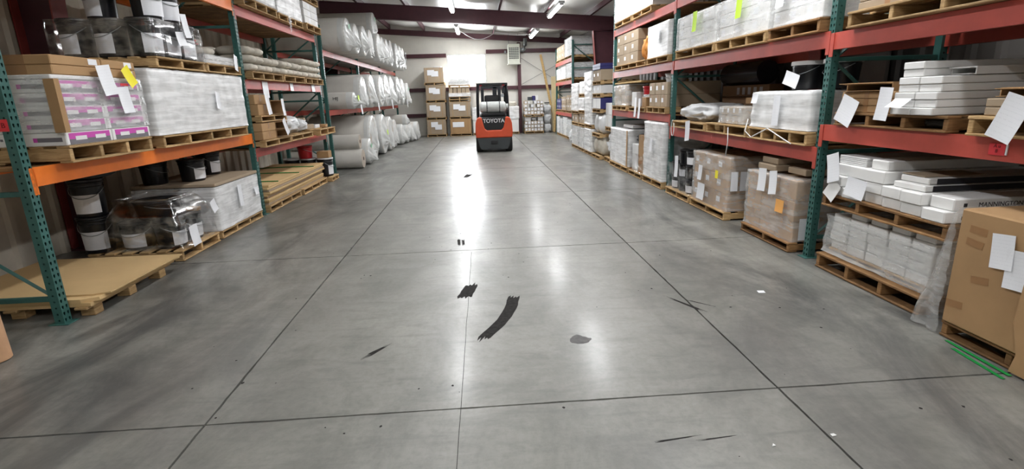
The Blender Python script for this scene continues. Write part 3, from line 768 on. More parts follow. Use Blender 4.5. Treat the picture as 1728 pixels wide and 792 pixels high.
# --- floor level of the orange bay
sk = empty('sheet_skid', (-3.68, 4.6, 0), 'low wooden skid under the tan fibreboard sheets by the green post', 'pallet', 'wooden pallets')
for yy in (4.12, 4.55, 5.0): 
    for xx in (-4.2, -3.7, -3.17): bx('foot_block', xx-.06, xx+.05, yy-.05, yy+.05, 0, .075, WOOD, sk)
for xx in (-4.2, -3.7, -3.17): bx('runner', xx-.05, xx+.05, 4.0, 5.15, .075, .095, WOOD, sk)
for k, (a, b, c, d, z, t, l) in enumerate(((-4.28, -3.10, 4.02, 5.18, .096, .03, 'lower tan fibreboard sheet on the skid by the green post'), (-4.32, -3.06, 4.02, 5.22, .127, .03, 'middle tan fibreboard sheet with a cut corner on the skid'), (-4.35, -3.02, 4.10, 5.20, .158, .012, 'thin top fibreboard sheet lying on the skid'))):
    cut = .0 if k == 0 else .1
    m = MB(); m.prism([(a, c), (b-cut*1.1, c), (b, c+cut*.5), (b, d), (a, d)], 'z', z, z+t)
    piece('fibreboard_sheet', m.mesh('sheet', FIBRE), (0, 0, 0), None, label=l, cat='board', group='fibreboard sheets')
# cardboard tube at the picture edge
m = MB().lathe([(.085, 0), (.09, .005), (.09, 1.2), (.082, 1.2), (.082, 1.19)], 20)
piece('cardboard_tube', m.mesh('tube', CARDTUBE, True, 40), (-3.27, 3.345, .001), None, (0, -.02, 0), label='brown cardboard tube standing in front of the nearest green post', cat='tube')
bx('red_tag', -3.345, -3.258, 3.908, 3.911, 1.465, 1.548, REDTAG, COL.objects['pallet_rack'], 0)
t = piece('tag_lettering', textm('B', .05, plain('dark_red_ink', '#7a161c', .6)), (-3.29, 3.907, 1.505), COL.objects['pallet_rack'], (PI/2, 0, 0))
# --- pallet of wrapped black tubs
pallet(-4.15, -3.18, 5.50, 6.32, 0, 'wooden pallet on the floor under the film-wrapped black tubs', .12, 3)
for i, (x, y) in enumerate(((-3.40, 5.73), (-3.40, 6.07), (-3.74, 5.73), (-3.74, 6.07))):
    pail(x, y, .122, .158, .30, f'black pail with white label inside torn film on the floor, {["aisle corner","far aisle corner","wall-side near","wall-side far"][i]}', group='floor pails', face=1 if i < 2 else 'y')
pail(-3.57, 5.88, .424, .225, .20, 'wide black tub with glossy lid on top of the wrapped floor pails', lab=False, group='floor tubs')
carton(-3.42, -3.28, 6.12, 6.2, .424, .47, KRAFT, 'small brown box with white paper on the wrapped pails', 'box')
for k in range(2): pail(-4.11, 5.66, .122+k*.392, .15, .39, f'dark pail with white label near the red column, {("lower","upper")[k]} one', face='y', group='pails by column', ang=.3)
bag(-4.08, 5.68, .91, .42, .4, .14, 'grey plastic-wrapped bundle on top of the pails by the red column', FORKGREY, None, 0, 'wrapped_bundle', 'bundle', 2)
wr = wrap(-3.93, -3.21, 5.54, 6.26, .13, .655, 'torn clear film draped over the black floor pails', FILMC, .02, 5, lip=.15, taper=.02, shrink=.34)
sheet('paper_label', 1, -3.12, 5.66, .25, .16, .22, PAPER, wr, .05); sheet('paper_label', 1, -3.15, 6.22, .46, .12, .14, PAPER, wr, .3)
# --- wrapped white cartons with cardboard cap and pails
pallet(-4.2, -3.19, 6.42, 7.66, 0, 'wooden pallet on the floor under the capped wrapped cartons', .10, 4)
stack(-4.15, -3.22, 6.44, 7.64, .102, .137, 4, 2, 2, WHITEC, 'grey-white carton', 'capped floor stack by second green post', group='capped floor cartons')
bx('cardboard_sheet', -4.18, -3.19, 6.42, 7.66, .653, .69, KRAFT2, None, .004, label='brown cardboard sheet capping the wrapped cartons below the orange beam', cat='cardboard')
wr = wrap(-4.16, -3.21, 6.43, 7.65, .105, .645, 'cloudy film around the capped cartons below the orange beam', FILMW, .012, 6, lip=0.)
sheet('paper_label', 1, -3.17, 6.98, .45, .11, .28, PAPER, wr, -.1); sheet('paper_label', 1, -3.175, 7.5, .42, .12, .1, PAPER, wr)
pail(-3.62, 6.80, .692, .15, .27, 'black pail with wide white label on the cardboard cap, nearer one', group='pails on cap')
pail(-3.72, 7.42, .692, .15, .30, 'black pail with white label on the cardboard cap, farther one', group='pails on cap')
pail(-3.98, 6.62, .692, .15, .27, 'black pail hidden at the back of the cardboard cap', group='pails on cap', lab=False)

# ================================================================== LEFT SIDE, RED BAY
# --- fibreboard sheets strapped on two pallets
for k, (a, b) in enumerate(((7.92, 9.36), (9.42, 10.9))): pallet(-4.2, -3.17+.03*k, a, b, 0, f'wooden pallet under the strapped tan sheets, {("near","far")[k]} one', .11, 4)
rnd = random.Random(3)
for k in range(9):
    j = rnd.uniform(-.03, .03); q = rnd.uniform(-.04, .04)
    bx('fibreboard_sheet', -4.2+j, -3.2+j, 7.97+q, 10.88+q, .112+k*.034, .112+k*.034+.031, FIBRE if k % 3 else KRAFT2, None, .003, label=f'long tan board, {lay(k,9)} in the strapped pile below red beam', cat='board', group='strapped tan boards')
for k, y in enumerate((8.35, 9.35, 10.2)):
    m = MB(); z = .424
    m.tube([(-4.22, y, z), (-3.7, y+.02, z+.004), (-3.17, y, z)], .008, 4)
    piece('strap', m.mesh('strap', STRAPG), (0, 0, 0), None, label=f'green plastic strap across the tan board pile, {("near","middle","far")[k]} one', cat='strap', group='green straps')
# --- pails at the end of the red bay
pallet(-4.15, -3.05, 10.95, 11.48, 0, 'short wooden pallet under black pails at the end of the red bay', .10, 3)
for i, (x, y) in enumerate(((-3.24, 11.22), (-3.58, 11.22), (-3.92, 11.22))):
    pail(x, y, .102, .16, .38, f'black pail with white lid at the red bay end, {["aisle","inner","wall-side"][i]} one', lid=WBAG, group='white-lidded pails', face=1)
carton(-3.36, -3.12, 11.1, 11.34, .486, .62, KRAFT, 'small brown box on the white-lidded pails', 'box')
pail(-3.62, 11.2, .486, .15, .26, 'dark red pail standing on the white-lidded pails', lid=REDPL, body=REDPL, group='red pails', lab=False)
# --- lower red beam: opened brown cartons on two stacked pallets
def open_carton(x0, x1, y0, y1, z0, z1, label, mat=KRAFT, s=1, flap=.08):
    """carton whose aisle face has been torn open: floor, lid, sides and bent flaps"""
    t = .008; r = empty('open_carton', ((x0+x1)/2, (y0+y1)/2, z0), label, 'box', 'opened brown cartons')
    bx('bottom_panel', x0, x1, y0, y1, z0, z0+t, mat, r, 0); bx('top_panel', x0, x1, y0, y1, z1-t, z1, mat, r, 0)
    bx('side_panel', x0, x1, y0, y0+t, z0+t, z1-t, mat, r, 0); bx('side_panel', x0, x1, y1-t, y1, z0+t, z1-t, mat, r, 0)
    xb = x0 if s > 0 else x1; bx('back_panel', min(xb, xb+s*t), max(xb, xb+s*t), y0+t, y1-t, z0+t, z1-t, INSIDE, r, 0)
    xf = x1 if s > 0 else x0
    m = MB(); m.prism([(0, 0), (s*flap, flap*.12), (s*flap, flap*.12+.004), (0, .004)], 'y', y0-(y0+y1)/2+.01, y1-(y0+y1)/2-.01)
    piece('flap', m.mesh('flap', mat), (xf, (y0+y1)/2, z1-t-flap*.1), r)
    m = MB(); m.prism([(0, 0), (s*flap*.7, -flap*.02), (s*flap*.7, -flap*.02+.004), (0, .004)], 'y', y0-(y0+y1)/2+.01, y1-(y0+y1)/2-.01)
    piece('flap', m.mesh('flap', mat), (xf, (y0+y1)/2, z0+.004), r)
    return r
pallet(-4.15, -3.1, 7.93, 9.02, .98, 'lower of two stacked pallets holding opened brown cartons', .105, 3)
for k in range(2):
    for j in range(2):
        y = 7.95+j*.54
        if (k, j) == (1, 1) or (k, j) == (0, 1):
            o = open_carton(-4.1, -3.14, y, y+.52, 1.088+k*.125, 1.088+k*.125+.122, f'opened brown carton with bent flaps, {("lower","upper")[k]} far one between the stacked pallets')
        else: carton(-4.1, -3.14, y, y+.52, 1.088+k*.125, 1.088+k*.125+.122, KRAFT, f'closed brown carton, {("lower","upper")[k]} near one between the stacked pallets', 'box', 'brown cartons between pallets', KTAPE)
pallet(-4.15, -3.12, 7.95, 9.0, 1.342, 'upper of two stacked pallets holding opened brown cartons', .10, 3)
carton(-4.1, -3.16, 7.97, 8.45, 1.444, 1.60, KRAFT, 'brown carton on the upper stacked pallet, lower near one', 'box', None, KTAPE)
o = open_carton(-4.1, -3.16, 8.47, 8.97, 1.444, 1.66, 'tall opened brown carton at the far end of the upper stacked pallet')
c = carton(-4.08, -3.2, 7.98, 8.40, 1.602, 1.74, KRAFT, 'brown carton on the upper stacked pallet, highest one', 'box', None, KTAPE)
sheet('paper_label', 1, -3.12, 8.24, 1.60, .14, .30, PAPER, c, .12); sheet('paper_label', 1, -3.06, 8.68, 1.55, .11, .26, PAPER, o, 0)
sheet('paper_label', 1, -3.04, 8.62, 1.25, .12, .26, PAPER, COL.objects['open_carton'], .45)
bx('navy_box', -3.9, -3.3, 7.9, 7.945, 1.46, 1.70, NAVY, None, label='dark blue panel box against the second green post', cat='box')
pallet(-4.1, -3.12, 9.10, 10.28, .98, 'wooden pallet under the bulging white sack on the lower red beam', .10, 3)
bag(-3.62, 9.50, 1.082, .95, .72, .34, 'bulging white plastic sack on the lower red beam, near half', WBAG, None, 0, 'plastic_sack', 'sack', 1, .3)
bag(-3.60, 10.10, 1.082, .9, .34, .26, 'smaller white plastic sack on the lower red beam, far half', WBAG, None, .1, 'plastic_sack', 'sack', 2, .3)
pallet(-4.1, -3.0, 10.36, 11.42, .98, 'wooden pallet heaped with scraps at the end of the lower red beam', .13, 3)
for k, (x, y, z, dx, dy, dz) in enumerate(((-3.5, 10.6, 1.112, .5, .34, .09), (-3.45, 10.95, 1.112, .45, .3, .07), (-3.3, 11.25, 1.112, .34, .24, .06), (-3.55, 10.62, 1.205, .36, .26, .12))):
    carton(x-dx/2, x+dx/2, y-dy/2, y+dy/2, z, z+dz, (KRAFT2, WHITEC, KRAFT, KRAFT2)[k], ['crushed pale brown box on the scrap pallet', 'flattened grey-white box on the scrap pallet', 'small brown box at the far end of the scrap pallet', 'tilted box on top of the scrap pallet'][k], 'box', None, rz=.1*(k-1))
# --- middle red beam: cement bags
for q, (a, b, nl, nm) in enumerate(((7.93, 9.15, 3, 'nearest'), (9.20, 10.28, 2, 'middle'), (10.33, 11.47, 3, 'farthest'))):
    pallet(-4.15, -3.14, a, b, 1.95, f'wooden pallet of cement bags on the middle red beam, {nm} one', .115, 3+(q != 1))
    for k in range(nl):
        for j in range(4):
            for i in range(2):
                if i == 0 and k < nl-1: continue
                y = a+.02+(b-a-.04)*(j+.5)/4
                if q == 0 and k == 2 and j > 1: continue
                bag(-3.40-.5*(1-i)+random.uniform(-.008, .008), y, 2.067+k*.118, .485, (b-a)/4*.95, .117, f'pale cement bag, {lay(k,nl)} layer, {pos(j,4)} {("wall side","aisle side")[i]}, {nm} pallet on middle beam', group='cement bags on the middle red beam')
rk = COL.objects['pallet_rack']
for y, w, h, z in ((8.55, .22, .24, 1.82), (9.75, .16, .13, 1.885), (11.0, .2, .13, 1.885)): sheet('beam_label', 1, -3.236, y, z, w, h, PAPER, rk, 0, .004)
# --- top red beam
pallet(-4.15, -3.12, 7.95, 9.2, 2.93, 'wooden pallet on the top red beam, nearest one', .13, 4)
stack(-4.1, -3.16, 8.0, 9.15, 3.062, .12, 4, 2, 2, WHITEC, 'white carton', 'nearest stack on top red beam')
wrap(-4.12, -3.15, 7.98, 9.17, 3.065, 3.55, 'milky film around the nearest cartons on the top red beam', FILMW, .014, 11)
pallet(-4.15, -3.12, 9.28, 10.5, 2.93, 'wooden pallet on the top red beam, middle one', .11, 4)
stack(-4.1, -3.16, 9.3, 10.46, 3.042, .12, 4, 2, 2, WHITEB, 'white carton', 'middle stack on top red beam')
wr = wrap(-4.12, -3.15, 9.29, 10.48, 3.045, 3.53, 'milky film around the middle cartons on the top red beam', FILMW, .016, 12)
m = MB(); m.grid(5, 9, lambda i, j: (.01*noise.noise(Vector((i, j*.7, 2)))+.012*(j % 2), (i/4-.5)*(.16-.012*j), -.035*j))
piece('film_tail', m.mesh('film_tail', FILM, True), (-3.07, 9.6, 3.05), wr)
pallet(-4.1, -3.08, 10.6, 11.5, 2.93, 'wooden pallet on the top red beam, under the stacked white boxes', .13, 3)
stack(-4.05, -3.12, 10.62, 11.48, 3.062, .13, 3, 2, 2, WHITEB, 'white box', 'farthest stack on top red beam', stickers=True)
pallet(-4.08, -3.08, 10.6, 11.5, 3.454, 'second wooden pallet lying on the white boxes above the top red beam', .12, 3)
stack(-4.05, -3.12, 10.62, 11.48, 3.576, .13, 2, 2, 2, WHITEC, 'white box', 'highest pallet above top red beam')

# ================================================================== CARPET ROLLS (axis towards the aisle)
def roll(y, zc, r, xe, label, wrapped=True, L=1.62, seed=0, bagx=.16, droop=.12, mat=None):
    root = empty('carpet_roll', (xe, y, zc-r), label, 'carpet roll', 'carpet rolls')
    mat = mat or ROLLB
    key = ('rb', round(r, 3), L, mat.name)
    if key not in CACHE:
        m = MB(); nn = 28
        prof = [(-L, r*.97), (-L+.02, r), (-.02, r), (0, r*.97)]
        v = [(x, rr*math.cos(2*PI*k/nn), rr*math.sin(2*PI*k/nn)) for x, rr in prof for k in range(nn)]
        m.add(v, [(i*nn+k, i*nn+(k+1) % nn, (i+1)*nn+(k+1) % nn, (i+1)*nn+k) for i in range(3) for k in range(nn)])
        CACHE[key] = m.mesh('roll_body', mat, True, 50)
    piece('roll_body', CACHE[key], (xe, y, zc), root)
    key = ('re', round(r, 3))
    if key not in CACHE: CACHE[key] = MB().cyl((-.004, 0, 0), (.001, 0, 0), r*.965, 28).mesh('roll_end', ROLLEND)
    piece('roll_end', CACHE[key], (xe-.002, y, zc), root)
    key = ('rc', 1)
    if key not in CACHE: CACHE[key] = MB().cyl((0, 0, 0), (.004, 0, 0), .045, 14).mesh('roll_core', INSIDE)
    piece('core', CACHE[key], (xe, y, zc), root)
    if wrapped:
        m = MB(); nn = 44; rows = 12
        def P(i, j):
            a = 2*PI*i/nn; t = j/(rows-1)
            if t < .35: x = -.16+.16*t/.35; rr = r*1.008; u = 0
            else:
                u = (t-.35)/.65; x = bagx*u**1.4; rr = r*(1.008-.9*u**.85)
            fold = noise.noise(Vector((math.cos(a)*4+seed*2.3, math.sin(a)*4, u*2+seed)))+.6*noise.noise(Vector((math.cos(a)*9+seed*3.1, math.sin(a)*9, u*3)))
            x += .05*min(1, u*3)*fold; rr *= 1-.10*min(1, u*2)*abs(fold)
            z = rr*math.sin(a)-droop*r*u**1.2
            z = max(z, -r*1.35 if zc > 1.2 else -r)
            return (x, rr*math.cos(a), z)
        m.grid(nn, rows, P, True); k = len(m.v); m.f.append(tuple(range((rows-1)*nn, rows*nn)))
        piece('plastic_end', m.mesh('plastic_end', ROLLW, True), (xe, y, zc), root)
    return root
rolls = [  # y, zc, r, end x, wrapped, label
 (13.15, .237, .235, -2.85, 0, 'bare grey carpet roll on the floor nearest the green post, coiled end showing'),
 (13.17, .652, .175, -2.9, 0, 'slimmer bare carpet roll lying on top of the nearest floor roll'),
 (14.05, .335, .33, -2.85, 1, 'plastic-bagged floor carpet roll beside the bare pair, green sticker'),
 (15.12, .62, .61, -2.92, 1, 'very thick pale carpet roll on the floor behind the bare pair'),
 (16.67, .61, .60, -2.9, 1, 'thick bagged floor roll with yellow note, second of the thick ones'),
 (17.83, .56, .55, -2.88, 1, 'thick bagged floor roll, third of the thick ones'),
 (18.88, .49, .48, -2.9, 1, 'dark-banded bagged floor roll halfway to the end wall'),
 (20.04, .38, .37, -2.8, 1, 'bagged floor roll just beyond the dark-banded one'),
 (20.76, .35, .34, -2.7, 1, 'bagged floor roll second beyond the dark-banded one'),
 (21.44, .34, .33, -2.6, 1, 'bagged floor roll second from the end wall'),
 (22.15, .38, .37, -2.45, 1, 'bagged floor roll nearest the end wall'),
 (21.10, .86, .21, -2.75, 1, 'slim bagged roll lying on the farthest floor rolls'),
 (13.25, 1.635, .20, -2.95, 1, 'slim roll marked with black letters on the middle beam'),
 (14.15, 1.84, .405, -2.9, 1, 'thick roll behind the lettered one on the middle beam'),
 (15.05, 1.88, .44, -2.85, 1, 'bagged roll with hanging tag on the middle beam, third along'),
 (16.55, 1.90, .46, -2.85, 1, 'bagged roll on the middle beam, fourth along'),
 (17.55, 1.93, .49, -2.85, 1, 'bagged roll on the middle beam, fifth along'),
 (18.56, 1.93, .49, -2.85, 1, 'bagged roll on the middle beam, sixth along'),
 (19.31, 1.68, .24, -2.85, 1, 'bagged roll on the middle beam, seventh along'),
 (20.17, 1.95, .51, -2.85, 1, 'bagged roll on the middle beam, eighth along'),
 (21.19, 1.93, .49, -2.83, 1, 'bagged roll on the middle beam, second from the end wall'),
 (22.13, 1.86, .42, -2.75, 1, 'bagged roll with sagging white end nearest the end wall, middle beam'),
 (12.98, 3.11, .36, -2.88, 1, 'nearest carpet roll on the top beam, white bag with green sticker'),
 (13.74, 3.10, .35, -2.86, 1, 'second carpet roll on the top beam, drooping bag end'),
 (14.50, 3.12, .37, -2.82, 1, 'third carpet roll on the top beam, crumpled bag end'),
 (15.28, 3.12, .37, -2.80, 1, 'fourth carpet roll on the top beam, crumpled bag end'),
 (16.46, 3.14, .39, -2.78, 1, 'fifth carpet roll on the top beam under the raised roll'),
 (17.27, 3.14, .39, -2.82, 1, 'sixth carpet roll on the top beam under the raised roll'),
 (16.865, 3.80, .36, -2.95, 1, 'raised pale carpet roll lying across the top beam rolls below the rafter'),
 (18.08, 3.15, .40, -2.82, 1, 'seventh carpet roll on the top beam below the rafter'),
 (18.92, 3.17, .42, -2.82, 1, 'eighth carpet roll on the top beam just past the rafter'),
 (20.10, 3.18, .43, -2.80, 1, 'ninth carpet roll on the top beam'),
 (20.98, 3.18, .43, -2.80, 1, 'tenth carpet roll on the top beam'),
 (21.86, 3.18, .43, -2.80, 1, 'farthest carpet roll on the top beam, dark tag on end'),
]
for k, (y, zc, r, xe, wpd, lab) in enumerate(rolls):
    o = roll(y, zc, r, xe, lab, bool(wpd), seed=k, bagx=.05+.14*((k*7) % 5)/5, droop=.35+.6*((k*3) % 4)/4, L=round(1.75+(xe+2.85),2))
    if wpd and k in (2, 22, 14, 21, 28): sheet('sticker', 1, xe+.06, y-r*.2, zc+r*.45, .12, .1, plain('green_note', '#9fdcb8', .6), o, curl=0)
    if k in (4, 12): sheet('note', 1, xe+.10, y, zc+.05, .16, .14, LIME, o, curl=.01)
    if k in (12, 14, 16, 20): sheet('hanging_tag', 1, xe+.12, y+.12, zc-r*.9, .16, .3, PAPER, o, .1)
    if k in (18, 33): bx('dark_tag', xe+.1, xe+.104, y-.06, y+.06, zc-.1, zc+.25, FORKGREY, o, 0)
piece('lettering', textm('HIJ', .11, INK), (-3.35, 13.25-.2*math.cos(.25)-.004, 1.635+.2*math.sin(.25)), [o for o in COL.objects if o.get('label') == rolls[12][5]][0], (PI/2-.25, 0, 0))

# ================================================================== RIGHT SIDE, NEAREST BAY
RI, RF = 4.12, 3.06
def flapbox(x0, x1, y0, y1, z0, z1, label, **k): return open_carton(x0, x1, y0, y1, z0, z1, label, s=-1, **k)
# --- shelf at eye level: brown cartons, long white cartons, brown cartons
pallet(3.10, 4.1, 3.30, 4.42, 1.27, 'dark wooden pallet under the long white cartons on the nearest red beam', .115, 4, WOODD)
for k in range(3):
    c = carton(3.12, 4.0, 3.80, 4.38, 1.387+k*.055, 1.387+(k+1)*.055-.002, KRAFT, f'brown flat carton beside the long white cartons, {lay(k,3)} layer', 'box', 'brown flat cartons by the post', KTAPE)
sheet('paper_label', -1, 3.085, 4.24, 1.40, .2, .22, PAPER, c, .35)
flapbox(3.14, 3.9, 3.86, 4.36, 1.553, 1.62, 'opened shallow brown carton on the flat cartons by the green post')
LW = []
for k in range(7):
    for j, (a, b) in enumerate(((3.575, 3.755), (3.39, 3.57))):
        if j and k > 4: continue
        sh = .03*(k % 2)+(.012*k)
        LW.append(carton(3.06+sh*.5, 4.2, a-.004*k, b-.004*k, 1.387+k*.052, 1.387+(k+1)*.052-.003, WHITEB, f'long white flooring carton on nearest red beam, {lay(k,7)} layer, {("far","near")[j]} column', 'box', 'long white flooring cartons', bev=.005))
flapbox(3.3, 4.2, 3.36, 3.55, 1.648, 1.70, 'torn open white carton near the top of the long white pile', mat=WHITEB, flap=.03)
sheet('paper_label', -1, 3.05, 3.80, 1.46, .13, .24, PAPER, LW[0], .05); sheet('paper_label', -1, 3.045, 3.62, 1.47, .15, .06, PAPER, LW[2], .0, drop=.06)
bag(3.32, 3.50, 1.292, .26, .28, .065, 'dark crumpled film stuffed into the pallet below the long white cartons', FORKGREY, None, 0, 'crumpled_film', 'film', 2, .4)
pallet(3.06, 4.1, 2.1, 3.12, 1.27, 'pale wooden pallet at the picture edge on the nearest red beam', .125, 3)
for k in range(2):
    c = carton(3.10, 4.0, 2.2, 3.06, 1.397+k*.052, 1.397+(k+1)*.052-.002, KRAFT2, f'pale brown flat carton at the picture edge, {("lower","upper")[k]} one', 'box', 'pale brown cartons at the edge', KTAPE)
flapbox(3.14, 4.0, 2.25, 3.02, 1.505, 1.56, 'opened flat brown carton with lifted lid at the picture edge', flap=.05)
sheet('paper_label', -1, 3.04, 2.83, 1.39, .16, .26, PAPER, c, .32)
# --- upper shelf
pallet(3.06, 4.1, 3.0, 4.36, 2.05, 'wooden pallet overhead on the nearest upper red beam', .13, 4)
stack(3.1, 4.0, 3.05, 4.3, 2.182, .06, 3, 1, 2, KRAFT2, 'pale brown flat carton', 'nearest upper red beam', tape=KTAPE)
pallet(3.06, 4.1, 1.7, 2.9, 2.05, 'wooden pallet overhead at the very edge of the picture', .13, 4)
stack(3.1, 4.0, 1.75, 2.85, 2.182, .12, 2, 1, 2, WHITEC, 'grey carton', 'overhead at picture edge')
# --- floor: two tiers of white cartons
pallet(3.05, 4.12, 3.20, 4.36, 0, 'weathered wooden pallet on the floor under two tiers of white cartons', .14, 4, WOODD, 7)
pallet(3.12, 4.1, 3.26, 4.30, .142, 'thin pallet boards between floor pallet and lower white cartons', .06, 4, WOOD, 5)
stack(3.12, 4.12, 3.24, 4.30, .204, .078, 4, 1, 5, WHITEB, 'white flooring carton', 'lower tier, nearest floor stack', group='lower tier white cartons', gap=.012, jit=.012)
stack(3.10, 4.10, 3.22, 4.10, .518, .055, 1, 1, 4, WHITEB, 'loose white flooring carton', 'between the two floor pallets', group='lower tier white cartons', gap=.05)
wr = wrap(3.11, 4.12, 3.23, 4.32, .16, .50, 'loose film sagging around the lower tier of white cartons', FILM, .022, 21, lip=0., taper=.0)
pallet(3.04, 4.1, 3.10, 4.36, .578, 'wooden pallet between the two tiers of white cartons', .115, 4, WOODD)
UP = {}
for k, n in ((0, 6), (1, 6)):
    for j in range(n):
        a = 3.12+(4.33-3.12)*j/n; b = 3.12+(4.33-3.12)*(j+1)/n; o = .035*((j*5+k*3) % 4)/2-.02
        UP[k, j] = carton(3.06+o, 4.2+o*.3, a+.009, b-.009, .694+k*.083, .694+(k+1)*.083-.002, WHITEB, f'white flooring carton, upper tier, {("first","second")[k]} row, {pos(j,6)} of six', 'box', 'upper tier white cartons')
for j in range(3):
    a = 3.72+.2*j; UP[2, j] = carton(3.07+.015*j, 4.2, a, a+.195, .861, .955, WHITEB, f'white flooring carton, upper tier, third row, {pos(j,3)} of three', 'box', 'upper tier white cartons')
UP[3, 0] = carton(3.12, 4.2, 3.76, 3.93, .957, 1.03, WHITEB, 'single white carton on the very top of the upper tier', 'box')
for k in range(5): carton(3.13, 4.0, 4.0, 4.32, .957+k*.014, .957+k*.014+.013, WHITEC, f'thin grey-white board packet, {lay(k,5)} of the little pile on the upper tier', 'packet', 'thin packets')
for k in range(2):
    fl2 = carton(3.10+.05*k, 4.2, 3.38+.03*k, 3.66, .861+k*.045, .861+k*.045+.043, WHITEB, f'white-ended carton with black side in the upper tier, {("lower","upper")[k]} one', 'box', 'black-sided cartons')
    bx('printed_side', 3.16+.05*k, 4.18, 3.3785+.03*k, 3.3797+.03*k, .863+k*.045, .902+k*.045, INK, fl2, 0)
m = MB(); m.prism([(3.46, .952), (3.66, .957), (3.66, .961), (3.46, .956)], 'x', 3.16, 3.62)
piece('torn_flap', m.mesh('torn_flap', KRAFT2), (0, 0, 0), fl2)
for kk, jj, zz in ((0, 0, .73), (1, 0, .815)):
    c = UP[kk, jj]; ya = 3.12+.009-.0012
    piece('lettering', textm('MANNINGTON', .045, INK, .0005), (3.42, ya, zz), c, (PI/2, 0, 0)); bx('logo_square', 3.16, 3.185, ya-.0005, ya+.0005, zz-.012, zz+.014, INK, c, 0)
sheet('paper_label', -1, 3.02, 4.22, .93, .15, .24, PAPER, UP[2, 2], -.3); sheet('paper_label', -1, 3.02, 3.93, .80, .22, .15, PAPER, UP[1, 3], .1)
sheet('torn_flap', -1, 3.02, 4.2, .74, .14, .16, WHITEB, UP[0, 5], .5)
# --- big brown carton with torn film beside it
pallet(2.96, 4.05, 2.05, 2.93, 0, 'wooden pallet under the big brown carton at the picture edge', .11, 3, WOODD)
c = piece('big_carton', boxm(1.05, .86, .74, KRAFT, .01), (3.47, 2.49, .112), None, label='big brown carton with pasted papers at the picture edge', cat='box')
for y, z, a in ((2.80, .66, .1), (2.72, .45, -.15), (2.85, .25, -.1), (2.79, .74, .05)): 
    bx('tape', 2.9438, 2.9448, y-.055, y+.055, z-.022, z+.022, KTAPE, c, 0).rotation_euler = (a, 0, 0)
sheet('paper_label', -1, 2.940, 2.62, .66, .13, .2, PAPER, c, -.12, .006); sheet('paper_label', -1, 2.938, 2.52, .58, .13, .22, PAPER, c, -.08, .006)
m = MB(); m.prism([(2.06, .012), (2.44, .012), (2.42, .12), (2.47, .3), (2.46, .55), (2.50, .8), (2.06, .8)], 'x', 0, .006)
piece('loose_panel', m.mesh('loose_panel', KRAFT), (2.925, 0, .0), c, label='torn cardboard panel hanging loose')
m = MB()
def dr(i, j):
    t = j/16; u = i/12; y = 2.945+.03+.18*t*(1-.15*u)+.02*math.sin(9*t+u*4); 
    return (2.98+.02*math.sin(t*7+u*3)+.75*u, y+.022*noise.noise(Vector((u*4, t*14, 1))), .83*(1-t)+.012+.01*noise.noise(Vector((u*6, t*6, 5))))
m.grid(13, 17, dr)
def dr2(i, j):
    t = i/12; z = j/16*(.83*(1-t)); 
    return (2.955-.012*math.sin(t*9)+.015*noise.noise(Vector((t*5, z*26, 8))), 2.95+.20*t+.02*noise.noise(Vector((t*3, z*9, 2))), .012+z)
m.grid(13, 17, dr2)
piece('draped_film', m.mesh('draped_film', FILM, True, fix=False), (0, 0, 0), None, label='loose shiny film slumping off the big brown carton to the floor', cat='stretch film', group='stretch film')
for k, (a, b) in enumerate((((3.06, 2.80), (3.24, 2.44)), ((2.94, 2.90), (3.05, 2.45)))):
    a = ((3.09, 2.79), (3.20, 2.93))[k]; b = ((3.30, 2.40), (3.21, 2.42))[k]
    d = Vector(b)-Vector(a); nn = Vector((-d.y, d.x)).normalized()*.011
    if k == 1: a = (2.93, 2.84); b = (2.9, 2.40); d = Vector(b)-Vector(a); nn = Vector((-d.y, d.x)).normalized()*.011
    if k == 0: a = (2.88, 2.74); b = (2.84, 2.38); d = Vector(b)-Vector(a); nn = Vector((-d.y, d.x)).normalized()*.011
    m = MB(); m.prism([tuple(Vector(a)+nn), tuple(Vector(b)+nn), tuple(Vector(b)-nn), tuple(Vector(a)-nn)], 'z', .002+.003*k, .004+.003*k)
    piece('strap', m.mesh('strap', STRAPG), (0, 0, 0), None, label=('green plastic strap end lying loose on the floor by the big carton', 'green plastic strap running along the foot of the big carton')[k], cat='strap', group='green straps')

# ================================================================== RIGHT SIDE, SECOND BAY
# --- floor
pallet(3.04, 4.05, 4.78, 5.74, 0, 'wooden pallet on the floor under the wrapped cartons with orange sticker', .10, 3, WOODD)
s1 = stack(3.08, 4.03, 4.80, 5.72, .102, .205, 3, 2, 3, KRAFT, 'brown carton', 'wrapped floor stack with orange sticker', tape=KTAPE)
wr = wrap(3.08, 4.03, 4.80, 5.72, .105, .722, 'wrinkled film around the cartons with the orange sticker', FILM, .014, 31, taper=.0)
sheet('paper_label', -1, 3.03, 5.33, .66, .15, .24, PAPER, wr, -.08); sheet('paper_label', -1, 3.03, 5.12, .66, .14, .24, PAPER, wr, -.15)
sheet('orange_note', -1, 3.033, 4.98, .44, .14, .13, ORNOTE, wr, 0, .004)
for q in (0, 1): sheet('barcode_label', 'y', 3.16+.12*q, 4.762, .24, .08, .22, PAPER, wr, 0, .003)
for k, (x, y, w, z) in enumerate(((3.25, 5.42, .34, .75), (3.30, 5.45, .30, .815), (3.34, 5.02, .30, .75))):
    carton(x-.14, x+.5, y-w/2, y+w/2, z, z+.062, KRAFT2, ['low brown box on the orange-sticker stack, far one', 'brown box topping the far box on the orange-sticker stack', 'low brown box on the orange-sticker stack, near one'][k], 'box')
pallet(3.04, 4.08, 6.18, 7.26, 0, 'wooden pallet on the floor under the tall wrapped carton stack', .11, 3)
stack(3.08, 4.06, 6.20, 7.24, .112, .225, 3, 2, 3, KRAFT, 'brown carton', 'tall wrapped floor stack by black cans', tape=KTAPE, stickers=True)
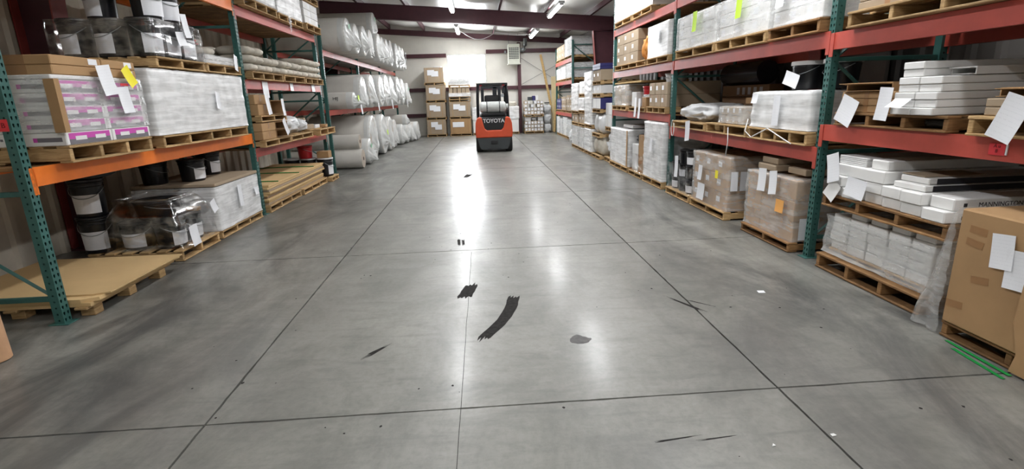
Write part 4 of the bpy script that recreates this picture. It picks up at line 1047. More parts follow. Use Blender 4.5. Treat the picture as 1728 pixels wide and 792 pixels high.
wr = wrap(3.08, 4.06, 6.20, 7.24, .115, .79, 'wrinkled film around the tall carton stack by the black cans', FILM, .014, 32)
sheet('paper_label', -1, 3.03, 6.9, .52, .12, .2, PAPER, wr); sheet('paper_label', -1, 3.03, 6.85, .27, .22, .22, PAPER, wr)
for q in (0, 1): sheet('barcode_label', 'y', 3.14+.12*q, 6.165, .50, .09, .24, PAPER, wr, 0, .003)
sheet('yellow_note', -1, 3.03, 6.42, .56, .08, .1, YELLOW, wr, 0, .002)
pallet(3.04, 4.0, 7.32, 8.26, 0, 'wooden pallet on the floor under the black cans behind film', .11, 3)
for k in range(3):
    for j in range(3):
        for i in range(2):
            if i and k < 2 and j: continue
            x = 3.2+.3*i; y = 7.50+.28*j+(0 if k < 2 else 0)
            if k == 2 and j == 2: continue
            pail(x, y, .112+k*.21, .125, .208, f'black can inside film, {lay(k,3)} tier, {pos(j,3)} {("aisle","inner")[i]} column beside the green post', group='black cans in film', face=-1, handle=False, lab=(k+j) % 2 == 0)
wr = wrap(3.07, 3.63, 7.37, 8.20, .12, .52, 'torn shiny film around the black cans', FILMC, .02, 33, lip=0.)
sheet('paper_label', -1, 3.01, 7.72, .50, .13, .32, PAPER, wr, -.1)
# --- shelf
pallet(3.06, 3.88, 6.98, 8.14, 1.06, 'wooden pallet under the heap of white plastic on the second bay shelf', .11, 3)
bag(3.47, 7.58, 1.172, .78, 1.08, .26, 'soft heap of white plastic sheeting on the second bay shelf', WBAG, None, 0, 'plastic_sheeting', 'plastic sheet', 5, .42)
sheet('hanging_tag', -1, 3.03, 7.42, 1.05, .16, .28, PAPER, COL.objects['plastic_sheeting'], -.15)
piece('tie_cord', MB().tube([(3.02, 8.0+.06*math.sin(t*2*PI), 1.16-.1+.12*math.cos(t*2*PI)) for t in [i/14 for i in range(13)]], .007, 5).mesh('cord', WBAG, True), (0, 0, 0), COL.objects['plastic_sheeting'])
pallet(3.06, 3.98, 5.86, 6.92, 1.06, 'pale wooden pallet under small banded cartons on the second bay shelf', .13, 3)
stack(3.12, 3.9, 6.02, 6.62, 1.192, .105, 2, 2, 4, KRAFT2, 'small pale carton', 'banded row on second bay shelf', stickers=True)
wr = wrap(3.12, 3.9, 6.01, 6.63, 1.2, 1.40, 'clear film around the small banded cartons', FILM, .012, 34)
carton(3.4, 4.0, 6.05, 6.55, 1.422, 1.50, KRAFT, 'flat brown carton behind the small banded cartons', 'box', None, KTAPE)
m = MB(); m.tube([(3.05, 6.25, 1.16), (3.045, 6.22, .98), (3.05, 6.26, .82)], .006, 5)
piece('tie_cord', m.mesh('cord', WBAG, True), (0, 0, 0), wr)
pallet(3.06, 4.0, 4.72, 5.80, 1.06, 'wooden pallet under the milky wrapped block on the second bay shelf', .13, 5)
st = stack(3.10, 3.96, 4.76, 5.78, 1.192, .074, 5, 2, 2, WHITEB, 'white carton', 'milky wrapped block, second bay shelf')
wr = wrap(3.10, 3.96, 4.76, 5.78, 1.195, 1.563, 'milky film around the white block on the second bay shelf', FILMW, .016, 35)
sheet('paper_label', -1, 3.05, 5.66, 1.50, .12, .10, PAPER, wr); sheet('paper_label', -1, 3.05, 5.24, 1.38, .12, .3, PAPER, wr, 0, .004)
piece('film_tail', MB().tube([(3.03, 5.75, 1.28), (2.99, 5.72, 1.15), (3.0, 5.6, 1.09), (3.01, 5.3, 1.2), (3.0, 5.0, 1.12), (3.0, 4.85, 1.08)], .006, 5).mesh('film_tail', FILMW, True), (0, 0, 0), wr)
for k, (x, y) in enumerate(((3.34, 5.22), (3.42, 4.84))):
    o = pail(x, y, 1.582, .155, .27, ('black pail with pale lid and tag on the milky wrapped block, farther one', 'black pail with pale lid on the milky wrapped block beside the green post')[k], lid=WHITEC, group='pails on milky block', lab=False, face=-1, rim=.85)
    if k == 0: sheet('paper_label', -1, x-.185, y-.03, 1.68, .24, .13, PAPER, o, .25)
# back of the shelf: long brown boxes and black rolls
for k in range(3):
    c = carton(3.92, 4.12, 6.95, 8.3, 1.172+.0+k*.165, 1.172+k*.165+.16, plain('kraft_dark', '#7a5c40', .8, var=.06), f'long dark brown box at the back of the second bay shelf, {lay(k,3)} of three', 'box', 'long dark brown boxes')
    if k == 2:
        for q in range(5): sheet('printed_panel', -1, 3.9185, 7.15+.16*q, 1.58, .08, .1, GREYT, c, curl=0)
bx('back_shelf_boards', 3.9, 4.13, 6.95, 8.3, 1.062, 1.168, WOODD, None, label='stack of dark boards under the long brown boxes at the shelf back', cat='board')
m = MB(); m.cyl((0, -.55, 0), (0, .55, 0), .16, 26)
piece('foil_roll', m.mesh('foil_roll', plain('black_foil', '#26242b', .22, var=.15, nscale=14), True, 40), (4.02, 7.75, 1.826), None, label='shiny black plastic roll lying on the long dark brown boxes', cat='roll')
carton(4.02, 4.14, 4.75, 5.84, 1.062, 1.505, WHITEC, 'tall grey panel pack standing behind the milky wrapped block', 'pack')
bx('grey_board', 4.46, 4.5, 5.62, 7.6, 0, 1.98, plain('grey_board', '#8c8886', .6, var=.06), None, label='large grey board standing behind the racks by the nearest post', cat='board')
# --- upper shelf
for q, (a, b, nl, lim, nm) in enumerate(((6.86, 8.16, 3, 1, 'farthest'), (5.62, 6.80, 3, 1, 'middle'), (4.72, 5.56, 4, 0, 'nearest'))):
    pallet(3.06, 4.1, a, b, 2.07, f'wooden pallet on the upper red beam of the second bay, {nm} one', .125, 3+(q == 1), WOODD if q == 2 else WOOD)
    stack(3.10, 4.06, a+.02, b-.02, 2.197, .15, nl, 2, 3, WHITEB, 'white carton', f'{nm} pallet, upper beam, second bay', stickers=True)
    wr = wrap(3.09, 4.07, a+.01, b-.01, 2.2, 2.2+nl*.15, f'clear film around white cartons, {nm} pallet on the upper second-bay beam', FILM, .014, 40+q)
    if lim: sheet('lime_note', -1, 3.04, a+.55, 2.52, .13, .26, LIME, wr, 0, .008)
    else: sheet('paper_label', -1, 3.04, a+.6, 2.5, .14, .26, PAPER, wr)

# ================================================================== RIGHT SIDE, THIRD BAY
pallet(3.05, 4.05, 10.56, 12.02, 0, 'wooden pallet under the wide wrapped white block in the third bay', .11, 4)
stack(3.10, 4.0, 10.60, 12.0, .112, .125, 6, 1, 2, WHITEB, 'white panel carton', 'wide wrapped block, third bay floor')
wrap(3.09, 4.01, 10.59, 12.01, .12, .865, 'milky film around the wide white block in the third bay', FILMW, .012, 51)
bx('edge_protector', 3.05, 3.058, 10.57, 10.64, .12, .86, KRAFT, None, label='brown corner guard on the wide wrapped white block', cat='corner guard')
carton(3.2, 3.9, 10.7, 11.4, .895, .95, WHITEC, 'pale flat carton on the wide wrapped white block', 'box')
pallet(3.05, 4.0, 9.62, 10.46, 0, 'wooden pallet between the two tall wrapped blocks of the third bay', .10, 3)
carton(3.12, 3.9, 9.66, 10.0, .102, .82, KRAFT, 'upright brown carton between the wrapped white blocks', 'box', None, KTAPE)
carton(3.12, 3.9, 10.04, 10.42, .102, .62, WHITEC, 'pale carton with torn film between the wrapped white blocks', 'box')
bag(3.4, 10.2, .622, .5, .4, .2, 'crumple of dark film on the pale carton in the third bay', FORKGREY, None, 0, 'crumpled_film', 'film', 3, .5)
wrap(3.11, 3.91, 9.64, 10.44, .11, .45, 'torn film around the upright brown carton in the third bay', FILMC, .03, 52, lip=0.)
pallet(3.05, 4.0, 8.50, 9.54, 0, 'wooden pallet under the tall narrow wrapped block by the second-bay post', .12, 3)
stack(3.08, 3.9, 8.54, 9.50, .122, .195, 5, 1, 2, WHITEB, 'white carton', 'tall wrapped block, third bay floor')
wr = wrap(3.08, 3.90, 8.54, 9.50, .125, 1.10, 'milky film around the tall block beside the green post', FILMW, .016, 53)
sheet('paper_label', -1, 3.03, 9.0, .72, .14, .22, PAPER, wr)
# shelf
pallet(3.06, 4.05, 10.80, 11.9, 1.25, 'wooden pallet on the third bay shelf under the film-wrapped brown carton', .10, 4)
stack(3.12, 4.0, 10.84, 11.86, 1.352, .21, 2, 1, 2, KRAFT2, 'pale brown carton', 'far end of third bay shelf', tape=KTAPE)
wrap(3.11, 4.0, 10.82, 11.88, 1.36, 1.77, 'crinkled film around pale brown cartons on the third bay shelf', FILM, .016, 54)
pallet(3.06, 4.05, 9.56, 10.6, 1.25, 'wooden pallet on the third bay shelf under the red pail', .09, 3)
pail(3.35, 10.0, 1.342, .17, .38, 'red pail with white rim on the third bay shelf', lid=REDPL, body=REDPL, group='red pails', face=-1)
carton(3.1, 3.5, 9.60, 9.82, 1.342, 1.52, KRAFT, 'small brown carton beside the red pail', 'box', None, KTAPE)
c = carton(3.12, 3.5, 10.25, 10.55, 1.342, 1.62, WHITEC, 'pale carton beside the red pail', 'box')
sheet('hanging_tag', -1, 3.03, 9.98, 1.34, .12, .36, PAPER, c); sheet('hanging_tag', -1, 3.03, 9.74, 1.32, .12, .36, PAPER, c)
pallet(3.06, 4.05, 8.50, 9.45, 1.25, 'wooden pallet on the third bay shelf next to the second-bay post', .11, 4)
stack(3.1, 4.0, 8.53, 9.42, 1.362, .2, 2, 1, 3, KRAFT2, 'pale brown carton', 'near end of third bay shelf', tape=KTAPE, stickers=True)
pail(3.4, 8.95, 1.764, .18, .14, 'shallow white tub on the pale brown cartons of the third bay', lid=WBAG, body=WBAG, lab=False, group='tubs', face=-1)
bx('flat_boards', 3.12, 4.05, 10.0, 11.9, 1.83, 1.86, PLANK, None, label='bundle of pale boards lying above the third bay cartons', cat='board').location.z = 1.80
# upper
pallet(3.06, 4.05, 9.62, 11.75, 2.07, 'long wooden pallet on the upper beam of the third bay', .11, 5)
stack(3.1, 4.0, 10.2, 11.7, 2.182, .2, 3, 1, 3, KRAFT2, 'pale carton with wide label', 'upper beam of third bay', stickers=True)
bag(3.35, 9.9, 2.182, .5, .42, .46, 'orange plastic bag slumped between cartons on the upper third-bay beam', ORBAG, None, 0, 'plastic_sack', 'sack', 4, .5)
pallet(3.06, 4.05, 8.48, 9.54, 2.07, 'wooden pallet under the smooth wrapped block on the upper third-bay beam', .11, 3)
stack(3.1, 4.0, 8.52, 9.5, 2.182, .17, 3, 1, 1, WHITEB, 'white carton', 'smooth wrapped block, upper third-bay beam')
wr = wrap(3.09, 4.01, 8.5, 9.52, 2.18, 2.70, 'smooth milky film around the block on the upper third-bay beam', FILMW, .01, 55)
sheet('paper_label', -1, 3.05, 8.95, 2.5, .2, .2, PAPER, wr)
pallet(3.06, 4.05, 9.4, 10.5, 2.95, 'wooden pallet on the topmost beam of the third bay, nearer one', .11, 3); pallet(3.06, 4.05, 10.6, 11.8, 2.95, 'wooden pallet on the topmost beam of the third bay, farther one', .11, 3)
stack(3.1, 4.0, 10.62, 11.78, 3.062, .16, 4, 1, 2, WHITEB, 'white bagged carton', 'topmost third-bay beam, farther pallet'); wrap(3.09, 4.01, 10.6, 11.8, 3.07, 3.7, 'crumpled film around white cartons on the topmost third-bay beam', FILMW, .022, 56)
stack(3.1, 4.0, 9.42, 10.48, 3.062, .16, 4, 1, 2, WHITEC, 'white carton', 'topmost third-bay beam, nearer pallet')
pallet(3.06, 4.05, 5.2, 6.4, 2.96, 'wooden pallet on the topmost beam of the second bay', .11, 3)
stack(3.1, 4.0, 5.22, 6.38, 3.072, .16, 3, 1, 2, WHITEC, 'white carton', 'topmost second-bay beam')
rk2 = COL.objects['pallet_rack.001']
tg = bx('red_tag', 3.121, 3.127, 2.90, 3.0, 1.165, 1.235, REDTAG, rk2, 0)
piece('tag_lettering', textm('A u\n8', .03, MATS['dark_red_ink']), (3.1195, 2.95, 1.205), rk2, (PI/2, 0, -PI/2)); bx('tag_edge', 3.1208, 3.127, 2.887, 2.897, 1.17, 1.232, PAPER, rk2, 0)
piece('ring_mark', textm('0', .06, plain('pink_mark', '#d9828a', .6), .0004), (3.129, 6.86, 1.0), rk2, (PI/2, 0, -PI/2))

# ================================================================== FREE STACKS BETWEEN THE THIRD BAY AND THE COLUMN
def tier(x0, x1, y0, y1, z, h, mat, label, film=None, seed=0, wlabel='', stick=True, ny=2):
    stack(x0, x1, y0, y1, z, h/2 if h > .3 else h, 2 if h > .3 else 1, 1, ny, mat, label[0], label[1], stickers=stick)
    if film: wrap(x0-.01, x1+.01, y0-.01, y1+.01, z+.01, z+h, wlabel, film, .018, seed, lip=.05)
X0, X1 = 3.02, 4.0
pallet(3.12, 4.0, 12.24, 12.84, 0, 'floor pallet of the first free stack past the rack', .11, 3)
bag(3.52, 12.54, .112, .8, .56, .62, 'film-shrouded lumpy bundle at the foot of the first free stack', WBAG, None, 0, 'wrapped_bundle', 'bundle', 7, .5)
pallet(3.14, 4.0, 12.24, 12.84, .735, 'upper pallet of the first free stack past the rack', .10, 3)
tier(3.15, 4.0, 12.26, 12.82, .837, .56, WHITEB, ('white boxed tile carton', 'top of first free stack'), ny=2)
zs = 0.
for k, (hh, mat, look, cat) in enumerate(((.44, BAG, 'paper sack', 'bag'), (.50, WBAG, 'white sack', 'bag'), (.27, NAVY, 'navy and white box', 'box'), (.20, WHITEC, 'pale grey box', 'box'), (.26, KRAFT2, 'pale brown box', 'box'))):
    pallet(X0, X1, 12.90, 13.78, zs, f'{ORD[k]} pallet up in the second free stack', .10, 3); zs += .102
    if cat == 'bag':
        for j in range(2):
            for i in range(2): bag(X0+.26+.46*i, 13.12+.44*j, zs, .44, .42, hh, f'{look} in the second free stack, {pos(j,2)} {("aisle","wall")[i]} one', mat, 'sacks in second free stack', name='sack', amp=.2)
    else: 
        st = stack(X0+.02, X1, 12.92, 13.76, zs, hh, 1, 1, 2, mat, look, 'second free stack', stickers=True)
        if mat is NAVY:
            for o in st.values(): bx('white_end', X0+.02, X0+.022, o.location.y-.2, o.location.y+.2, zs+.01, zs+hh-.02, WHITEB, o, 0)
    zs += hh+.002
for k in range(2):
    c = carton(X0, X1, 12.92, 13.76, zs+k*.07, zs+k*.07+.068, NAVY, f'flat navy-blue box topping the second free stack, {("lower","upper")[k]}', 'box', 'flat navy boxes')
    bx('printed_line', X0+.3, X0+.7, 12.918, 12.9195, zs+k*.07+.03, zs+k*.07+.04, GREYT, c, 0)
def freestack(y0, y1, tiers, nm, seed):
    z = 0.
    for k, (h, mat, film, look) in enumerate(tiers):
        pallet(X0, X1, y0, y1, z, f'{lay(k, len(tiers)+1)} pallet of the {nm} free stack', .10, 3); z += .102
        tier(X0+.02, X1, y0+.02, y1-.02, z, h, mat, (look, f'{lay(k,len(tiers))} tier of {nm} free stack'), film, seed+k, f'milky film, {lay(k,len(tiers))} tier of {nm} free stack')
        z += h+.016
freestack(13.86, 14.72, [(.60, WHITEB, FILMW, 'white carton'), (1.36, WHITEB, FILMW, 'tall white carton')], 'third', 61)
freestack(14.80, 15.64, [(.58, WHITEC, FILM, 'grey carton'), (.26, KRAFT2, None, 'pale brown carton'), (.34, WHITEB, FILMW, 'white carton'), (.34, WHITEB, None, 'white tile carton')], 'fourth', 65)
freestack(15.72, 16.8, [(.58, WHITEC, FILM, 'grey carton'), (.22, KRAFT2, None, 'pale brown carton'), (.80, WHITEB, FILMW, 'white carton')], 'fifth', 70)
bag(3.45, 17.4, 0, .8, .9, .55, 'white film bundle on the floor before the distant rack', WBAG, None, 0, 'wrapped_bundle', 'bundle', 9, .6)
pallet(3.5, 4.35, 13.0, 16.0, 2.33, 'x', .1) if False else None
# ================================================================== DISTANT RACK ON THE RIGHT
for b, (z, items) in enumerate(((0, ((18.95, 19.9, .62, WHITEC), (19.95, 20.9, .68, WHITEB), (20.95, 21.7, .60, WHITEC), (21.75, 22.5, .66, WHITEB))),
                                (.96, ((18.95, 20.1, .55, KRAFT2), (20.2, 21.3, .5, KRAFT2), (21.4, 22.5, .42, NAVY))),
                                (2.12, ((18.95, 20.1, .5, WHITEC), (20.2, 21.3, .45, WHITEB), (21.4, 22.5, .42, WHITEC))),
                                (2.88, ((18.95, 20.4, .62, WHITEB), (20.5, 22.5, .5, KRAFT2))))):
    lv = ('floor', 'lower beam', 'middle beam', 'top beam')[b]
    for j, (a, c, hh, mt) in enumerate(items):
        pallet(3.4, 4.3, a, c, z, f'wooden pallet, {pos(j,len(items))} on {lv} of distant rack', .1, 3)
        stack(3.42, 4.25, a+.02, c-.02, z+.102, hh/2, 2, 1, 3, mt, {KRAFT2: 'pale brown carton', NAVY: 'navy carton', WHITEB: 'white carton', WHITEC: 'grey-white carton'}[mt], f'{pos(j,len(items))} pallet, {lv} of distant rack', stickers=True)
        if mt in (WHITEB, WHITEC): wrap(3.41, 4.26, a+.01, c-.01, z+.11, z+.102+hh, f'crumpled film, {pos(j,len(items))} pallet, {lv} of distant rack', FILM, .012, 80+b*5+j, lip=.06)

# ================================================================== END WALL
def bigbox(x0, x1, y0, z, h, label, mat=KRAFT2, papers=((.35, .6), (.6, .5))):
    c = piece('big_carton', boxm(x1-x0, .95, h, mat, .012), ((x0+x1)/2, y0+.475, z), None, label=label, cat='box', group='big cartons at the end wall')
    for xx in (x0+.14, x1-.14): bx('band', xx-.012, xx+.012, y0-.0015, y0, z+.01, z+h-.01, KRAFT if mat is KRAFT2 else KTAPE, c, 0)
    for a, b in papers: sheet('paper_label', 'y', x0+(x1-x0)*a, y0-.003, z+h*b+.05, .3, .22, PAPER, c, 0, .006)
    return c
def pal2(x0, x1, y0, z, label): return pallet(x0, x1, y0, y0+.95, z, label, .11, 3, axis='y')
z = 0.
for k in range(4):
    xo = (-.02, .0, .02, .0)[k]
    pal2(-2.2+xo, -1.33+xo, 23.5, z, f'{lay(k,5)} pallet in the tall four-carton stack at the end wall'); z += .112
    bigbox(-2.18+xo, -1.35+xo, 23.5, z, .62, f'big brown carton with papers, {lay(k,4)} of the tall stack beside the window', papers=((.35, .58), (.55, .5)) if k else ((.4, .6), (.6, .42))); z += .622
bag(-1.62, 23.9, z, .4, .3, .06, 'white wad of film on top of the tall four-carton stack', WBAG, None, 0, 'crumpled_film', 'film', 6, .4)
z = 0.
for k in range(2):
    pal2(-1.2, -.24, 23.5, z, f'{ORD[k]} pallet in the shorter stack below the window'); z += .112
    bigbox(-1.18, -.26, 23.5, z, .62, f'big brown carton with papers, {("bottom","second")[k]} of the shorter stack below the window', KRAFT if k == 0 else KRAFT2, ((.28, .55), (.5, .55)) if k == 0 else ((.35, .6), (.6, .5))); z += .622
pal2(-1.18, -.24, 23.5, z, 'lower of two pallets laid together in the shorter stack'); z += .112
pal2(-1.17, -.24, 23.5, z, 'upper of two pallets laid together in the shorter stack'); z += .112
stack(-1.16, -.26, 23.52, 24.42, z, .38, 1, 5, 1, KRAFT2, 'upright tan carton', 'striped tier of the shorter stack', gap=.02, group='upright tan cartons'); 
wrap(-1.17, -.25, 23.51, 24.43, z+.01, z+.16, 'band of film around the striped tier below the window', FILMW, .01, 91, lip=0); z += .384
pal2(-1.17, -.24, 23.5, z, 'topmost pallet in the shorter stack below the window'); z += .112
stack(-1.15, -.26, 23.52, 24.42, z, .13, 2, 1, 1, WHITEC, 'grey wrapped pack', 'very top of the shorter stack')
wrap(-1.16, -.25, 23.51, 24.43, z, z+.28, 'loose film over the packs at the top of the shorter stack', FILM, .02, 92)
# white wrapped units beside the forklift
for k, (a, b, nm) in enumerate(((-.18, .32, 'between the brown cartons and the forklift'), (1.38, 1.88, 'between the forklift and the end-wall column'))):
    pallet(a, b, 23.6, 24.4, 0, f'wooden pallet under white wrapped panels {nm}', .1, 3, axis='y')
    stack(a+.01, b-.01, 23.62, 24.38, .102, .55, 2, 1, 1, WHITEB, 'white panel pack', nm)
    wrap(a, b, 23.61, 24.39, .68, 1.2, f'milky film on the white panel packs {nm}', FILMW, .01, 93+k, lip=.05)
bag(1.62, 24.0, 1.225, .45, .5, .2, 'untidy pale bundle on the white packs beside the end-wall column', BAG, None, 0, 'wrapped_bundle', 'bundle', 3, .5)
# sample cartons beside the column: two pallet tiers
z = 0.
for t in range(2):
    pallet(2.12, 2.98, 23.5, 24.3, z, f'{("bottom","upper")[t]} pallet of the small sample cartons at the end wall', .1, 3, axis='y'); z += .102
    for k in range(4 if t else 3):
        for j in range(6):
            if (t, k) == (1, 2) and j in (1, 3): continue
            if (t, k) == (1, 3) and j in (2,): continue
            x = 2.13+.14*j
            c = carton(x, x+.132, 23.54+.02*((j+k) % 2), 24.1, z+k*.15, z+k*.15+.145, (KRAFT2, WHITEC, KRAFT2, BAG)[(j*3+k+t) % 4], f'small sample carton, {("lower","upper")[t]} pallet, {lay(k,4)} row, {pos(j,6)} from the column', 'box', 'small sample cartons at the end wall')
            sheet('sticker', 'y', x+.066, 23.538+.02*((j+k) % 2), z+k*.15+.075, .09, .09, PAPER, c, 0, 0)
    if t == 0:
        carton(2.15, 2.4, 23.55, 24.1, z+.45, z+.62, WHITEC, 'pale box on the lower sample cartons, column side', 'box'); carton(2.72, 2.95, 23.55, 24.1, z+.45, z+.62, WHITEC, 'pale box on the lower sample cartons, plank side', 'box')
        bag(2.56, 23.8, z+.45, .24, .4, .17, 'white crumpled bag between pale boxes on the sample cartons', WBAG, None, 0, 'plastic_sack', 'sack', 2, .4); z += .63
    else: z += .6
for k, (a, b, h, mt) in enumerate(((2.3, 2.48, .16, FORKGREY), (2.5, 2.62, .2, NAVY), (2.64, 2.76, .22, WHITEB))):
    carton(a, b, 23.6, 23.9, z+.002, z+h, mt, ['dark box on top of the sample cartons', 'navy box on top of the sample cartons', 'white upright box on top of the sample cartons'][k], 'box')
# white bagged rolls standing by the planks
for k, z in enumerate((0, .42, .84)):
    bag(3.2, 24.05, z, .38, .5, .415, f'white bagged bundle, {("bottom","middle","top")[k]} of the pile between sample cartons and planks', WBAG, 'white bundles', name='wrapped_bundle', cat='bundle', amp=.35, seed=k)
bx('cushion_block', 3.1, 3.3, 23.9, 24.2, 1.285, 1.33, FORKGREY, None, label='small dark packet on the pile of white bundles', cat='packet')
# planks and sheets leaning on the end wall
def lean(name, p0, p1, w, t, mat, label, cat='plank'):
    p0 = Vector(p0); p1 = Vector(p1); d = p1-p0; L = d.length; d.normalize()
    nrm = Vector((0, -1, 0)); nrm = (nrm-d*nrm.dot(d)).normalized(); sd = d.cross(nrm)
    m = MB(); m.box(-w/2, w/2, -t/2, t/2, 0, L)
    o = piece(name, m.mesh(name, mat), p0, None, label=label, cat=cat, group='leaning planks')
    o.matrix_world = Matrix.Translation(p0) @ Matrix((sd, -nrm, d)).transposed().to_4x4()
    return o
lean('plank', (3.66, 24.34, .03), (2.98, 24.40, 3.42), .10, .035, PLANK, 'long plank leaning highest against the end wall')
lean('plywood_sheet', (3.62, 24.12, .03), (3.60, 24.28, 2.45), .34, .02, plain('plywood', '#d9c79a', .7, var=.06), 'tall pale plywood strip leaning at the end wall', 'board')
for k, (a, b, h, m_) in enumerate(((3.46, 3.56, 1.45, PLANK), (3.56, 3.60, 1.2, WOODD), (3.62, 3.70, 1.6, PLANK), (3.72, 3.80, 1.0, WOOD))):
    lean('plank', (a, 23.60+.09*k, .03), (b, 23.75+.09*k, h), .07, .035, m_, ['short plank leaning at the end wall beside the white bundles', 'dark short plank in the leaning bunch', 'taller plank in the leaning bunch', 'stub of plank nearest the distant rack'][k])

# ================================================================== FORKLIFT
FX, FY = .50, 15.8
fk = empty('forklift', (FX, FY+1.0, 0), 'orange and black counterbalance forklift seen from behind at the aisle end', 'forklift')
def fp(name, mb, mat, smooth=False, ang=40, bev=0, parent=None, **k):
    o = piece(name, mb.mesh(name, mat, smooth, ang), (0, 0, 0), parent or fk, **k)
    if bev:
        b = o.modifiers.new('bevel', 'BEVEL'); b.width = bev; b.segments = 3; b.limit_method = 'ANGLE'
        o.data.polygons.foreach_set('use_smooth', [True]*len(o.data.polygons)); o.data.set_sharp_from_angle(angle=math.radians(50))
    return o
X = lambda q: FX+q
# counterweight: U-shaped casting
U = [(-.545, .44), (.545, .44), (.56, .60), (.545, .86), (.50, 1.0), (.45, 1.04), (.36, 1.04), (.33, .90), (.28, .72), (.22, .66), (-.22, .66), (-.28, .72), (-.33, .90), (-.36, 1.04), (-.45, 1.04), (-.50, 1.0), (-.545, .86), (-.56, .60)]
fp('counterweight', MB().prism([(X(a), b) for a, b in U], 'y', FY, FY+.62), FORKRED, bev=.04)
fp('grille_panel', MB().prism([(X(a), b) for a, b in ((-.25, .64), (.25, .64), (.31, .72), (.37, .92), (.385, 1.035), (-.385, 1.035), (-.37, .92), (-.31, .72))], 'y', FY+.035, FY+.6), BLACK, bev=.02)
piece('lettering', textm('TOYOTA', .155, CHROME, .006, .003), (FX, FY+.022, .93), fk, (PI/2, 0, 0))
fp('lower_frame', MB().prism([(X(a), b) for a, b in ((-.40, .08), (.40, .08), (.46, .2), (.52, .44), (-.52, .44), (-.46, .2))], 'y', FY+.03, FY+1.9), FORKGREY, bev=.02)
fp('tow_pin', MB().box(X(-.1), X(.1), FY-.005, FY+.03, .25, .35), BLACK, bev=.01)
fp('step_plate', MB().box(X(-.2), X(.2), FY, FY+.03, .08, .12), DARKM)
for s in (-1, 1):
    for y, r, nm in ((FY+.33, .24, 'rear'), (FY+1.75, .28, 'front')):
        m = MB(); x0, x1 = X(s*.35), X(s*.55)
        prof = [(x0, r*.55), (x0, r*.9), (x0+s*.02, r), (x1-s*.02, r), (x1, r*.9), (x1, r*.55)]
        nn = 28; v = [(x, y+q*math.cos(2*PI*k/nn), r+q*math.sin(2*PI*k/nn)) for x, q in prof for k in range(nn)]
        m.add(v, [(i*nn+k, i*nn+(k+1) % nn, (i+1)*nn+(k+1) % nn, (i+1)*nn+k) for i in range(len(prof)-1) for k in range(nn)])
        t = fp('tyre', m, RUBBER, True)
        fp('wheel_rim', MB().cyl((X(s*.36), y, r), (X(s*.53), y, r), r*.56, 20), FORKGREY, True)
    fp('rear_guard_post', MB().tube([(X(s*.46), FY+.45, 1.0), (X(s*.45), FY+.5, 1.6), (X(s*.43), FY+.62, 1.95)], .045, 8), BLACK, True)
    fp('front_guard_post', MB().tube([(X(s*.45), FY+1.75, .75), (X(s*.44), FY+1.6, 1.5), (X(s*.43), FY+1.45, 1.97)], .04, 8), BLACK, True)
    fp('tail_light', MB().box(X(s*.34)-.04, X(s*.34)+.04, FY+.50, FY+.54, 1.95, 2.0), REDPL, bev=.005)
    fp('roof_rail', MB().box(X(s*.43)-.04, X(s*.43)+.04, FY+.52, FY+1.55, 1.96, 2.03), BLACK, bev=.01)
fp('roof_rear_bar', MB().box(X(-.43), X(.43), FY+.5, FY+.58, 1.96, 2.03), BLACK, bev=.01)
fp('roof_front_bar', MB().box(X(-.43), X(.43), FY+1.48, FY+1.56, 1.96, 2.03), BLACK, bev=.01)
for k in range(7): fp('roof_slat', MB().box(X(-.42), X(.42), FY+.68+k*.115, FY+.71+k*.115, 1.97, 2.01), BLACK)
fp('engine_cover', MB().box(X(-.40), X(.40), FY+.3, FY+1.2, .7, 1.12), FORKGREY, bev=.04)
fp('seat_base', MB().box(X(-.24), X(.24), FY+.75, FY+1.2, 1.12, 1.25), BLACK, bev=.04)
fp('seat_back', MB().box(X(-.24), X(.24), FY+.72, FY+.84, 1.22, 1.68), BLACK, bev=.05)
fp('tank_cradle', MB().box(X(-.36), X(.36), FY+.2, FY+.56, 1.08, 1.16), BLACK, bev=.015)
m = MB(); nn = 24; prof = [(-.40, .05), (-.39, .11), (-.36, .15), (-.31, .165), (.31, .165), (.36, .15), (.39, .11), (.40, .05)]
v = [(X(x), FY+.36+q*math.cos(2*PI*k/nn), 1.325+q*math.sin(2*PI*k/nn)) for x, q in prof for k in range(nn)]
m.add(v, [(i*nn+k, i*nn+(k+1) % nn, (i+1)*nn+(k+1) % nn, (i+1)*nn+k) for i in range(len(prof)-1) for k in range(nn)]+[tuple(range(nn-1, -1, -1)), tuple(range(7*nn, 8*nn))])
tk = fp('gas_tank', m, TANK, True)
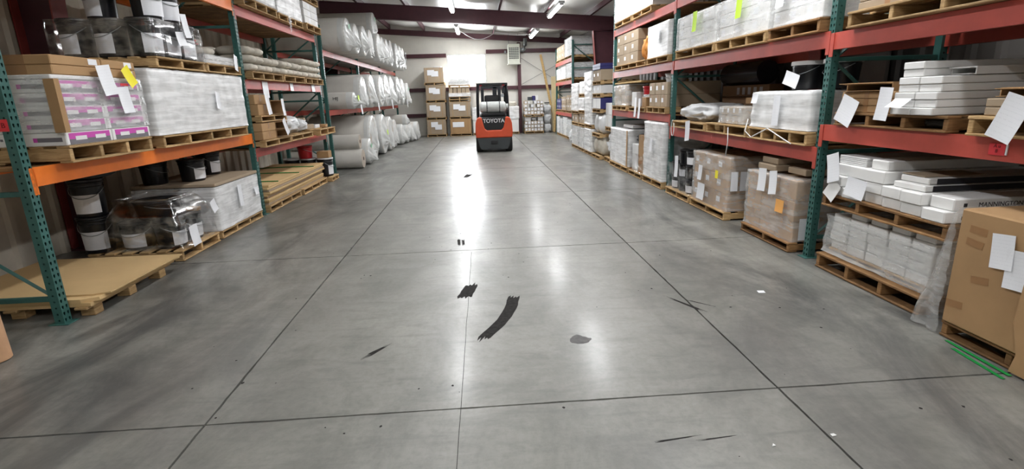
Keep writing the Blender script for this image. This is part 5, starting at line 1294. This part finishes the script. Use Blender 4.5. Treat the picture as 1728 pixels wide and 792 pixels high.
for q in (-.18, .2):
    fp('tank_strap', MB().tube([(X(q), FY+.36+.172*math.cos(t), 1.325+.172*math.sin(t)) for t in [2*PI*i/24 for i in range(25)]], .012, 5), DARKM, True, parent=tk)
fp('tank_collar', MB().cyl((X(.40), FY+.36, 1.325), (X(.46), FY+.36, 1.325), .09, 16), TANK, True, parent=tk)
fp('gas_hose', MB().tube([(X(.44), FY+.30, 1.30), (X(.42), FY+.2, 1.2), (X(.34), FY+.2, 1.14), (X(.26), FY+.3, 1.13)], .014, 6), BLACK, True)
fp('mirror_bracket', MB().box(X(.30), X(.40), FY+.55, FY+.6, 1.72, 1.90), DARKM, bev=.01)
fp('work_lamp', MB().cyl((X(.31), FY+.5, 1.66), (X(.31), FY+.58, 1.66), .05, 14), GALV, True)
for s in (-1, 1):
    fp('mast_rail', MB().box(X(s*.28)-.05, X(s*.28)+.05, FY+2.0, FY+2.14, .06, 2.0), DARKM, bev=.006)
    fp('fork', MB().prism([(FY+2.2, .05), (FY+3.3, .05), (FY+3.3, .06), (FY+2.25, .09), (FY+2.25, .6), (FY+2.2, .6)], 'x', X(s*.25)-.05, X(s*.25)+.05), DARKM)
fp('lift_cylinder', MB().box(X(.06), X(.20), FY+2.02, FY+2.14, .3, 1.95), DARKM, bev=.01)
for z in (.25, 1.1, 1.94): fp('mast_crossbar', MB().box(X(-.28), X(.28), FY+2.02, FY+2.12, z-.05, z+.05), DARKM, bev=.006)
fp('fork_carriage', MB().box(X(-.45), X(.45), FY+2.14, FY+2.2, .3, .65), DARKM, bev=.006)
fp('steering_column', MB().tube([(X(0), FY+1.55, .75), (X(0), FY+1.45, 1.2)], .04, 8), BLACK, True)
fp('steering_wheel', MB().tube([(X(.17*math.cos(t)), FY+1.43+.17*.4*math.sin(t), 1.22+.17*.9*math.sin(t)) for t in [2*PI*i/24 for i in range(25)]], .015, 6), BLACK, True)
fp('floor_plate', MB().box(X(-.42), X(.42), FY+1.15, FY+1.95, .44, .5), FORKGREY)
fp('dash_cowl', MB().box(X(-.40), X(.40), FY+1.75, FY+1.95, .5, 1.05), FORKRED, bev=.03)
